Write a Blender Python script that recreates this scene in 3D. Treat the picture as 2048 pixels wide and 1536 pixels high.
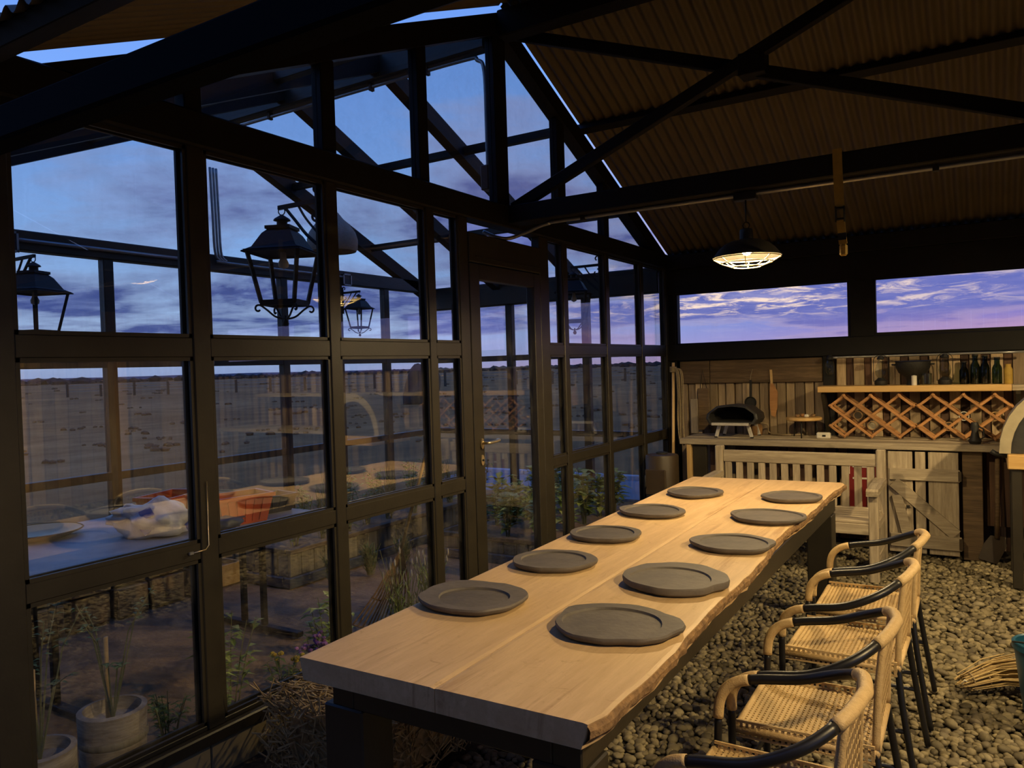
import bpy, math, random
import numpy as np
from mathutils import Vector, Matrix, noise as mnoise
for o in list(bpy.data.objects): bpy.data.objects.remove(o, do_unlink=True)
SC = bpy.context.scene
COL = SC.collection
rnd = random.Random(7)
pi = math.pi

# ------------------------------------------------------------------ camera
FPX, YAW, PIT, ROL = 1544.4, .552616, -.0212808, -.0305387
CAM = Vector((2.65, 0.0, 1.55))
_F = Vector((-math.sin(YAW)*math.cos(PIT), math.cos(YAW)*math.cos(PIT), math.sin(PIT)))
_R0 = Vector((math.cos(YAW), math.sin(YAW), 0)); _U0 = _R0.cross(_F)
_R = _R0*math.cos(ROL)+_U0*math.sin(ROL); _U = -_R0*math.sin(ROL)+_U0*math.cos(ROL)
cd = bpy.data.cameras.new('camera'); cam = bpy.data.objects.new('camera', cd); COL.objects.link(cam)
m = Matrix.Identity(4)
for i in range(3):
    m[i][0], m[i][1], m[i][2], m[i][3] = _R[i], _U[i], -_F[i], CAM[i]
cam.matrix_world = m
cd.sensor_fit = 'HORIZONTAL'; cd.sensor_width = 36; cd.lens = FPX/2048*36
cd.clip_start = .05; cd.clip_end = 20000
SC.camera = cam
def P(px, py, ax, v):                       # photo pixel -> point on an axis-aligned plane
    d = _F+_R*((px-1024)/FPX)-_U*((py-768)/FPX)
    return CAM+d*((v-CAM[ax])/d[ax])

# ------------------------------------------------------------------ exposure / view
vs = SC.view_settings
vs.view_transform = 'Standard'; vs.look = 'None'; vs.exposure = 0.0; vs.gamma = 1.0; vs.use_curve_mapping = False
SC.display_settings.display_device = 'sRGB'
SC.cycles.transparent_max_bounces = 32
SC.cycles.max_bounces = 10

def lin(c): 
    return tuple((x/255/12.92 if x/255 <= .04045 else ((x/255+.055)/1.055)**2.4) for x in c[:3])
def rgb(*c): return lin(c)+(1,)

# ------------------------------------------------------------------ node helper
class NT:
    def __init__(s, tree): s.t = tree; s.n = tree.nodes; s.l = tree.links
    def new(s, typ, **kw):
        nd = s.n.new(typ)
        for k, v in kw.items():
            if hasattr(nd, k) and k not in ('Scale',): setattr(nd, k, v)
        return nd
    def set(s, sock, v):
        if hasattr(v, 'is_linked') or hasattr(v, 'links'): s.l.new(v, sock)
        else: sock.default_value = v
    def math(s, op, a, b=0.0, c=0.0, clamp=False):
        nd = s.n.new('ShaderNodeMath'); nd.operation = op; nd.use_clamp = clamp
        s.set(nd.inputs[0], a); s.set(nd.inputs[1], b); s.set(nd.inputs[2], c); return nd.outputs[0]
    def mix(s, f, a, b, typ='MIX'):
        nd = s.n.new('ShaderNodeMix'); nd.data_type = 'RGBA'; nd.blend_type = typ
        s.set(nd.inputs[0], f); s.set(nd.inputs[6], a); s.set(nd.inputs[7], b); return nd.outputs[2]
    def ramp(s, f, stops, interp='LINEAR'):
        nd = s.n.new('ShaderNodeValToRGB'); cr = nd.color_ramp; cr.interpolation = interp
        while len(cr.elements) > 1: cr.elements.remove(cr.elements[-1])
        cr.elements[0].position = stops[0][0]; cr.elements[0].color = stops[0][1]
        for p, c in stops[1:]:
            e = cr.elements.new(p); e.color = c
        s.set(nd.inputs[0], f); return nd.outputs[0]
    def noise(s, vec, scale, detail=4, rough=.55, dist=0.0):
        nd = s.n.new('ShaderNodeTexNoise'); nd.inputs['Scale'].default_value = scale
        nd.inputs['Detail'].default_value = detail; nd.inputs['Roughness'].default_value = rough
        nd.inputs['Distortion'].default_value = dist
        if vec is not None: s.l.new(vec, nd.inputs['Vector'])
        return nd.outputs[0]
    def mapping(s, vec, scale=(1, 1, 1), loc=(0, 0, 0), rot=(0, 0, 0)):
        nd = s.n.new('ShaderNodeMapping'); s.l.new(vec, nd.inputs[0])
        s.set(nd.inputs[1], loc); s.set(nd.inputs[2], rot); s.set(nd.inputs[3], scale); return nd.outputs[0]

# ------------------------------------------------------------------ world: dusk sky with clouds
W = bpy.data.worlds.new('dusk_sky'); SC.world = W; W.use_nodes = True
w = NT(W.node_tree); w.n.clear()
tc = w.new('ShaderNodeTexCoord'); sep = w.new('ShaderNodeSeparateXYZ'); w.l.new(tc.outputs['Generated'], sep.inputs[0])
dx, dy, dz = sep.outputs
hor = w.math('SQRT', w.math('ADD', w.math('MULTIPLY', dx, dx), w.math('MULTIPLY', dy, dy)))
# azimuth factor: 1 towards the after-glow (+y), 0 towards -x
az = w.math('DIVIDE', w.math('ADD', w.math('MULTIPLY', dy, .95), w.math('MULTIPLY', dx, .30)), w.math('ADD', hor, .001))
glow = w.math('MULTIPLY_ADD', az, 2.2, -1.05, clamp=True)
el = w.math('MAXIMUM', dz, 0.0)
base_l = w.ramp(el, [(0, rgb(150, 168, 216)), (.05, rgb(176, 202, 244)), (.14, rgb(146, 186, 246)), (.28, rgb(122, 166, 240)), (.5, rgb(88, 134, 220)), (1, rgb(58, 98, 188))])
base_r = w.ramp(el, [(0, rgb(206, 156, 196)), (.018, rgb(150, 134, 196)), (.05, rgb(110, 118, 196)), (.12, rgb(126, 148, 220)), (.28, rgb(130, 172, 242)), (.5, rgb(90, 136, 220)), (1, rgb(58, 98, 188))])
base = w.mix(glow, base_l, base_r)
# cloud coordinates: flat layer seen in perspective
inv = w.math('DIVIDE', 1.0, w.math('ADD', el, .10))
comb = w.new('ShaderNodeCombineXYZ')
w.l.new(w.math('MULTIPLY', dx, inv), comb.inputs[0]); w.l.new(w.math('MULTIPLY', dy, inv), comb.inputs[1])
cv = w.mapping(comb.outputs[0], scale=(.62, .62, 1), loc=(3.1, 1.7, 0), rot=(0, 0, .5))
n1 = w.noise(cv, 1.15, 9, .58, .35)
cover = w.ramp(el, [(0, (.45,)*3+(1,)), (.03, (.50,)*3+(1,)), (.055, (.66,)*3+(1,)), (.10, (.72,)*3+(1,)), (.15, (.64,)*3+(1,)), (.22, (.60,)*3+(1,)), (.32, (.55,)*3+(1,)), (.42, (.42,)*3+(1,)), (1, (.3,)*3+(1,))])
covv = w.math('ADD', cover, w.math('MULTIPLY', w.math('MULTIPLY', glow, .13), w.ramp(el, [(.07, (1, 1, 1, 1)), (.13, (.1,)*3+(1,)), (.2, (0, 0, 0, 1))])))
dens = w.math('MULTIPLY_ADD', w.math('SUBTRACT', n1, w.math('SUBTRACT', 1.08, covv)), 6.5, 0.0, clamp=True)
n2 = w.noise(cv, 5.5, 8, .65, .5)
cl_l = w.ramp(el, [(0, rgb(96, 108, 166)), (.06, rgb(76, 92, 158)), (.12, rgb(74, 90, 156)), (.25, rgb(98, 108, 168)), (.5, rgb(110, 130, 190))])
cl_r = w.ramp(el, [(0, rgb(150, 126, 186)), (.02, rgb(112, 112, 184)), (.10, rgb(100, 110, 184)), (.25, rgb(112, 118, 180)), (.5, rgb(110, 130, 190))])
cl = w.mix(glow, cl_l, cl_r)
cl = w.mix(w.math('MULTIPLY_ADD', n2, 2.4, -1.05, clamp=True), cl, w.mix(glow, rgb(128, 146, 202), rgb(132, 130, 190)))
sky = w.mix(dens, base, cl)
# bright thin edges (after-glow on the cloud rims)
rim = w.math('MULTIPLY', w.math('MULTIPLY', dens, w.math('SUBTRACT', 1.0, dens)), 4.0)
band = w.ramp(el, [(0, (0, 0, 0, 1)), (.05, (.06,)*3+(1,)), (.064, (1, 1, 1, 1)), (.10, (1, 1, 1, 1)), (.14, (.15,)*3+(1,)), (.4, (0, 0, 0, 1))])
wisp = w.math('MULTIPLY_ADD', w.noise(w.mapping(cv, scale=(1, 1, 1)), 6.5, 10, .66, .6), 7.0, -3.45, clamp=True)
azc = w.math('MAXIMUM', w.math('DIVIDE', w.math('ADD', w.math('MULTIPLY', dy, .97), w.math('MULTIPLY', dx, -.243)), w.math('ADD', hor, .001)), 0.0)
sun_az = w.math('POWER', azc, 55.0)
hl = w.math('MULTIPLY', w.math('MULTIPLY', wisp, band), w.math('ADD', w.math('MULTIPLY', glow, .30), w.math('MULTIPLY', sun_az, 1.1)))
sky = w.mix(w.math('MULTIPLY', hl, .9, clamp=True), sky, rgb(255, 226, 206))
sky = w.mix(w.math('MULTIPLY', rim, .18), sky, w.mix(glow, rgb(190, 206, 240), rgb(236, 200, 196)))
pk = w.math('MULTIPLY', w.math('POWER', w.math('MAXIMUM', w.math('DIVIDE', w.math('ADD', w.math('MULTIPLY', dy, .96), w.math('MULTIPLY', dx, .28)), w.math('ADD', hor, .001)), 0.0), 18.0), w.ramp(el, [(0, (.9,)*3+(1,)), (.03, (.55,)*3+(1,)), (.055, (0, 0, 0, 1))]))
sky = w.mix(pk, sky, rgb(222, 150, 176))
ground_c = rgb(58, 52, 48)
sky = w.mix(w.math('MULTIPLY_ADD', dz, -60, -.1, clamp=True), sky, ground_c)
bg = w.new('ShaderNodeBackground'); bg.inputs[1].default_value = 1.18
w.l.new(sky, bg.inputs[0]); wo = w.new('ShaderNodeOutputWorld'); w.l.new(bg.outputs[0], wo.inputs[0])

# lamp powers (radiance of the bulbs)
BULB_COL = (1.0, .725, .345, 1)
BULB_A, BULB_B, BULB_FILL = 3500, 10800, 5600

# ------------------------------------------------------------------ materials
MATS = {}
def new_mat(name):
    mt = bpy.data.materials.new(name); mt.use_nodes = True; t = NT(mt.node_tree)
    bs = t.n.get('Principled BSDF'); MATS[name] = mt; return mt, t, bs
def plain(name, c1, c2=None, scale=12, rough=.6, metal=0.0, bump=.0, bscale=60, rand=0.0, coat=0.0, spec=None):
    mt, t, bs = new_mat(name)
    tcn = t.new('ShaderNodeTexCoord')
    c2 = c2 or tuple(x*.75 for x in c1[:3])+(1,)
    n = t.noise(tcn.outputs['Object'], scale, 5, .6)
    col = t.ramp(n, [(.3, c2), (.7, c1)])
    if rand:
        oi = t.new('ShaderNodeObjectInfo')
        col = t.mix(1.0, col, t.ramp(oi.outputs['Random'], [(0, (1-rand,)*3+(1,)), (1, (1+rand*.4,)*3+(1,))]), 'MULTIPLY')
    t.l.new(col, bs.inputs['Base Color']); bs.inputs['Roughness'].default_value = rough; bs.inputs['Metallic'].default_value = metal
    if coat: bs.inputs['Coat Weight'].default_value = coat
    if spec is not None: bs.inputs['Specular IOR Level'].default_value = spec
    if bump:
        b = t.new('ShaderNodeBump'); b.inputs['Strength'].default_value = bump; b.inputs['Distance'].default_value = .01
        t.l.new(t.noise(tcn.outputs['Object'], bscale, 4), b.inputs['Height']); t.l.new(b.outputs[0], bs.inputs['Normal'])
    return mt
def wood(name, light, dark, axis='x', scale=7, rough=.65, rand=.25, bump=.25, knots=True, streak=14, tint=None, coat=0, sc3=None):
    mt, t, bs = new_mat(name)
    tcn = t.new('ShaderNodeTexCoord'); oi = t.new('ShaderNodeObjectInfo')
    off = t.new('ShaderNodeCombineXYZ')
    for i, k in enumerate((13.0, 7.0, 29.0)): t.l.new(t.math('MULTIPLY', oi.outputs['Random'], k), off.inputs[i])
    add = t.new('ShaderNodeVectorMath'); add.operation = 'ADD'
    t.l.new(tcn.outputs['Object'], add.inputs[0]); t.l.new(off.outputs[0], add.inputs[1])
    sc = [streak]*3; sc['xyz'.index(axis)] = 1.0
    v = t.mapping(add.outputs[0], scale=tuple(sc3 or sc))
    n1 = t.noise(v, scale*.35, 6, .6, .6); n2 = t.noise(v, scale*1.6, 8, .7, .2)
    f = t.math('ADD', t.math('MULTIPLY', n1, .62), t.math('MULTIPLY', n2, .38))
    mid = tuple((a+b)/2 for a, b in zip(light, dark))
    col = t.ramp(f, [(.34, dark), (.5, mid), (.62, light)])
    if knots:
        k = t.noise(add.outputs[0], 5.5, 2, .4)
        col = t.mix(t.math('MULTIPLY_ADD', k, 9, -6.3, clamp=True), col, tuple(x*.35 for x in dark[:3])+(1,))
    if name == 'pale_slab_wood':
        sv = t.mapping(tcn.outputs['Object'], scale=(7, .55, 1), loc=(.4, .2, 0)); st_ = t.noise(sv, 1.6, 7, .68, .5)
        col = t.mix(t.math('MULTIPLY_ADD', st_, 6, -3.35, clamp=True), col, t.mix(1.0, col, (.56, .46, .36, 1), 'MULTIPLY'))
        fl_ = t.noise(tcn.outputs['Object'], 16, 6, .75, 1.0)
        col = t.mix(t.math('MULTIPLY_ADD', fl_, 5, -2.9, clamp=True), col, t.mix(1.0, col, (.66, .58, .48, 1), 'MULTIPLY'))
    if tint:
        col = t.mix(t.math('GREATER_THAN', t.math('FRACT', t.math('MULTIPLY', oi.outputs['Random'], 7.31)), .62), col, t.mix(1.0, col, tint, 'MULTIPLY'))
    if rand:
        col = t.mix(1.0, col, t.ramp(oi.outputs['Random'], [(0, (1-rand,)*3+(1,)), (1, (1+rand*.3,)*3+(1,))]), 'MULTIPLY')
    t.l.new(col, bs.inputs['Base Color']); bs.inputs['Roughness'].default_value = rough
    if coat: bs.inputs['Coat Weight'].default_value = coat
    b = t.new('ShaderNodeBump'); b.inputs['Strength'].default_value = bump; b.inputs['Distance'].default_value = .006
    t.l.new(f, b.inputs['Height']); t.l.new(b.outputs[0], bs.inputs['Normal'])
    return mt
def island(name, stops, rough=.7, bump=.2, spec=.3, trans=None):
    mt, t, bs = new_mat(name)
    g = t.new('ShaderNodeNewGeometry'); oi = t.new('ShaderNodeObjectInfo'); tcn = t.new('ShaderNodeTexCoord')
    f = t.math('FRACT', t.math('ADD', g.outputs['Random Per Island'], t.math('MULTIPLY', oi.outputs['Random'], 3.7)))
    col = t.ramp(f, stops)
    n = t.noise(tcn.outputs['Object'], 40, 4)
    col = t.mix(1.0, col, t.ramp(n, [(.3, (.7,)*3+(1,)), (.7, (1.1,)*3+(1,))]), 'MULTIPLY')
    t.l.new(col, bs.inputs['Base Color']); bs.inputs['Roughness'].default_value = rough
    bs.inputs['Specular IOR Level'].default_value = spec
    if bump:
        b = t.new('ShaderNodeBump'); b.inputs['Strength'].default_value = bump; b.inputs['Distance'].default_value = .004
        t.l.new(n, b.inputs['Height']); t.l.new(b.outputs[0], bs.inputs['Normal'])
    return mt
def glass(name, f0=.05, tint=(1, 1, 1, 1), dirt=0.0):
    mt, t, bs = new_mat(name); t.n.remove(bs)
    g = t.new('ShaderNodeNewGeometry'); d = t.new('ShaderNodeVectorMath'); d.operation = 'DOT_PRODUCT'
    t.l.new(g.outputs['Incoming'], d.inputs[0]); t.l.new(g.outputs['Normal'], d.inputs[1])
    c = t.math('SUBTRACT', 1.0, t.math('ABSOLUTE', d.outputs['Value']), clamp=True)
    f = t.math('MULTIPLY_ADD', t.math('POWER', c, 5.0), 1-f0, f0)
    tr = t.new('ShaderNodeBsdfTransparent'); tr.inputs[0].default_value = tint
    gl = t.new('ShaderNodeBsdfGlossy'); gl.inputs['Roughness'].default_value = 0.0
    mx = t.new('ShaderNodeMixShader'); t.l.new(f, mx.inputs[0]); t.l.new(tr.outputs[0], mx.inputs[1]); t.l.new(gl.outputs[0], mx.inputs[2])
    out = mx.outputs[0]
    if dirt:
        tcn = t.new('ShaderNodeTexCoord')
        k = t.math('MULTIPLY', t.math('MULTIPLY_ADD', t.noise(t.mapping(tcn.outputs['Object'], scale=(3, 3, 1.2)), 3, 8, .75), 3, -1.35, clamp=True), dirt)
        df = t.new('ShaderNodeBsdfDiffuse'); df.inputs[0].default_value = (.55, .53, .5, 1)
        m2 = t.new('ShaderNodeMixShader'); t.l.new(k, m2.inputs[0]); t.l.new(out, m2.inputs[1]); t.l.new(df.outputs[0], m2.inputs[2]); out = m2.outputs[0]
    t.l.new(out, t.n.get('Material Output').inputs[0]); return mt
def emis(name, col, strength):
    mt, t, bs = new_mat(name); t.n.remove(bs)
    e = t.new('ShaderNodeEmission'); e.inputs[0].default_value = col; e.inputs[1].default_value = strength
    t.l.new(e.outputs[0], t.n.get('Material Output').inputs[0]); return mt

STEEL = plain('black_painted_steel', (.030, .025, .0165, 1), (.020, .0165, .011, 1), 9, .42, 0, .05, 90)
EAVEM = plain('dull_black_eave', (.0045, .0042, .004, 1), (.003, .003, .003, 1), 9, .85, spec=.08)
BLACKST = plain('matt_black_steel', (.0105, .0095, .009, 1), (.007, .0065, .006, 1), 9, .6, 0, .05, 90, spec=.25)
STEELG = plain('gloss_black_steel', (.016, .016, .018, 1), (.010, .010, .012, 1), 9, .28)
IRON = plain('dark_wrought_iron', (.014, .013, .012, 1), (.008, .008, .007, 1), 30, .6, 0, .2, 80)
GALV = plain('galvanised_conduit', (.42, .42, .42, 1), (.33, .33, .33, 1), 20, .35, .7)
GLASS = glass('window_glass', .125, (.97, .98, .98, 1), .05)
GLASS2 = glass('greenhouse_glass', .03, (.97, .98, .98, 1), .025)
JAR = glass('jar_glass', .08, (.86, .9, .86, 1))
BOTG = glass('green_bottle_glass', .06, (.16, .24, .16, 1))
TABLEW = wood('pale_slab_wood', (.70, .485, .255, 1), (.54, .355, .17, 1), 'y', 4.5, .52, .06, .22, False, 9)
BARK = plain('live_edge_bark', (.34, .20, .085, 1), (.10, .055, .025, 1), 34, .85, 0, .9, 55)
GREYW = wood('weathered_grey_wood', (.52, .435, .31, 1), (.27, .215, .15, 1), 'x', 7, .8, .22, .4)
GREYWZ = wood('weathered_grey_wood_upright', (.52, .435, .31, 1), (.26, .205, .14, 1), 'z', 7, .8, .25, .4)
GREYWY = wood('weathered_grey_wood_deep', (.52, .435, .31, 1), (.26, .205, .14, 1), 'y', 7, .8, .25, .4)
SIDING = wood('reclaimed_siding', (.62, .47, .29, 1), (.34, .235, .135, 1), 'z', 6, .8, .5, .35, True, 12, (.62, .62, .66, 1))
SIDDARK = wood('stained_batten', (.14, .075, .045, 1), (.06, .032, .02, 1), 'z', 6, .8, .4, .35, False)
BOARDX = wood('brown_reclaimed_board', (.20, .13, .068, 1), (.07, .045, .024, 1), 'x', 6, .8, .2, .5)
PINE = wood('yellow_pine', (.68, .44, .17, 1), (.55, .33, .11, 1), 'x', 5, .5, .12, .1, False, coat=.1)
PINEZ = wood('yellow_pine_post', (.68, .46, .2, 1), (.52, .33, .13, 1), 'z', 5, .55, .12, .1, False)
RACKW = wood('orange_rack_wood', (.50, .25, .09, 1), (.36, .165, .055, 1), 'x', 8, .55, .25, .15, False)
CRATEW = wood('crate_wood', (.42, .25, .10, 1), (.24, .135, .055, 1), 'y', 6, .75, .35, .3)
BEDW = wood('raised_bed_boards', (.34, .29, .19, 1), (.17, .14, .09, 1), 'z', 6, .85, .35, .4)
BEDR = wood('raised_bed_rail', (.20, .13, .07, 1), (.10, .065, .035, 1), 'y', 6, .85, .3, .4)
SLATE = plain('slate_plate', (.135, .115, .098, 1), (.085, .073, .064, 1), 14, .62, 0, .18, 46, .22)
RATTAN = plain('tan_rattan', (.60, .43, .21, 1), (.47, .32, .145, 1), 60, .5, 0, .3, 240)
WRAP = plain('black_arm_wrap', (.012, .012, .015, 1), (.008, .008, .010, 1), 30, .38)
STRAW = island('straw', [(0, (.46, .33, .15, 1)), (.5, (.62, .47, .23, 1)), (1, (.30, .20, .09, 1))], .75)
PEBBLE = island('river_pebbles', [(0, (.11, .092, .058, 1)), (.35, (.21, .175, .105, 1)), (.7, (.31, .26, .155, 1)), (.93, (.15, .125, .085, 1)), (1, (.40, .345, .22, 1))], .6, .25)
GRIT = plain('dark_grit', (.10, .082, .055, 1), (.035, .028, .02, 1), 60, .95, 0, .8, 90)
SOIL = plain('greenhouse_soil', (.40, .25, .135, 1), (.20, .125, .07, 1), 6, .95, 0, .6, 40)
CONC = plain('rendered_plinth', (.27, .22, .125, 1), (.20, .16, .09, 1), 5, .85, 0, .1, 40)
LEAF = island('leafy_green', [(0, (.20, .30, .06, 1)), (.5, (.36, .46, .11, 1)), (1, (.55, .58, .20, 1))], .55, 0)
LEAFD = island('dark_green_leaf', [(0, (.07, .12, .03, 1)), (.6, (.13, .20, .05, 1)), (1, (.22, .29, .09, 1))], .6, 0)
GRASSM = island('grass_blades', [(0, (.09, .14, .04, 1)), (.6, (.19, .23, .08, 1)), (1, (.34, .30, .15, 1))], .7, 0)
STEM = plain('plant_stem', (.22, .22, .10, 1), None, 30, .7)
LAVF = island('pale_flower_spike', [(0, (.50, .46, .42, 1)), (1, (.62, .58, .52, 1))], .7, 0)
PURPLE = island('purple_petals', [(0, (.30, .10, .38, 1)), (1, (.50, .22, .55, 1))], .6, 0)
YELLOWF = island('yellow_petals', [(0, (.6, .4, .03, 1)), (1, (.7, .5, .06, 1))], .6, 0)
ORANGE = plain('orange_plastic', (.62, .10, .02, 1), (.55, .085, .018, 1), 6, .4)
BLACKP = plain('black_plastic', (.018, .018, .02, 1), (.012, .012, .013, 1), 8, .4)
STONE = plain('pale_stone_top', (.46, .44, .42, 1), (.30, .29, .28, 1), 7, .45, 0, .1, 40)
BAG = plain('cloudy_plastic_bag', (.62, .60, .56, 1), (.46, .43, .38, 1), 9, .35, 0, .5, 22)
BLUEP = plain('blue_print', (.06, .10, .42, 1), None, 8, .5)
BRASS = plain('brass_dish', (.72, .60, .34, 1), (.60, .47, .24, 1), 8, .4, .25)
HANDLE = plain('satin_brass', (.80, .66, .42, 1), None, 8, .3, .9)
CREAM = plain('cream_ceramic', (.38, .33, .225, 1), (.30, .26, .175, 1), 10, .55, 0, .1, 40)
OVEND = plain('charcoal_oven_shell', (.028, .027, .026, 1), (.018, .017, .017, 1), 20, .55, 0, .1, 60)
OVENIN = plain('oven_interior', (.012, .010, .009, 1), None, 20, .9)
STAINL = plain('polished_stainless', (.78, .74, .66, 1), None, 20, .3, .35)
WHITEP = plain('white_plastic', (.72, .68, .58, 1), None, 10, .4)
RED = plain('red_paint', (.20, .012, .012, 1), (.15, .01, .01, 1), 6, .45)
BROWNM = plain('brown_enamel', (.05, .032, .016, 1), (.034, .022, .011, 1), 8, .5)
ROPE = plain('hemp_rope', (.36, .28, .17, 1), (.24, .18, .11, 1), 90, .85, 0, .6, 160)
STRAP = plain('yellow_strap', (.42, .27, .04, 1), (.30, .19, .03, 1), 20, .7)
TEAL = plain('teal_plastic', (.018, .10, .17, 1), (.012, .075, .13, 1), 8, .35)
CLAY = plain('felted_clay_shade', (.55, .45, .34, 1), (.42, .34, .25, 1), 60, .9, 0, .3, 120)
ENAMEL = plain('grey_enamel_lining', (.012, .011, .010, 1), None, 10, .6, spec=.1)
SHADE = plain('grey_enamel_shade', (.055, .052, .045, 1), (.045, .043, .04, 1), 10, .35)
CAGE = plain('pale_wire', (.70, .60, .38, 1), None, 20, .4, .3)
ROOFM = plain('tan_roof_underside', (.13, .098, .055, 1), (.105, .078, .042, 1), 3, .6, 0, .05, 30)
TIMBERP = wood('log_pot', (.62, .53, .40, 1), (.24, .18, .12, 1), 'z', 5, .9, .2, .5, False, 3, sc3=(2.5, 2.5, 16))
TARP = plain('blue_grey_tarp', (.07, .085, .11, 1), (.05, .06, .08, 1), 6, .5)
PATHM = plain('pale_path', (.30, .30, .33, 1), (.22, .22, .25, 1), 3, .85)
KERB = plain('white_kerb', (.62, .62, .66, 1), None, 6, .8)
BAMBOO = plain('bamboo_tines', (.34, .19, .07, 1), (.20, .10, .04, 1), 30, .7)
ROCK = plain('dark_rock', (.055, .05, .048, 1), (.025, .024, .024, 1), 3, .9, 0, .8, 8)
TREEM = island('distant_trees', [(0, (.028, .028, .030, 1)), (1, (.045, .042, .042, 1))], .9, 0)
FENCEW = plain('old_fence_post', (.05, .042, .036, 1), None, 8, .9)
def field_mat():
    mt, t, bs = new_mat('dry_field')
    tcn = t.new('ShaderNodeTexCoord'); o = tcn.outputs['Object']
    n1 = t.noise(o, .06, 8, .65); n2 = t.noise(t.mapping(o, scale=(1, .5, 1)), .9, 8, .7)
    f = t.math('ADD', t.math('MULTIPLY', n1, .55), t.math('MULTIPLY', n2, .45))
    col = t.ramp(f, [(.36, (.17, .07, .024, 1)), (.5, (.35, .155, .052, 1)), (.62, (.56, .27, .10, 1))])
    t.l.new(col, bs.inputs['Base Color']); bs.inputs['Roughness'].default_value = .95; bs.inputs['Specular IOR Level'].default_value = .1
    return mt
FIELD = field_mat()
SCRUB = plain('brown_scrub', (.24, .11, .045, 1), (.15, .07, .03, 1), 3, .95)
HILLM = plain('hazy_hill', (.22, .24, .38, 1), None, .001, 1.0)

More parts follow.
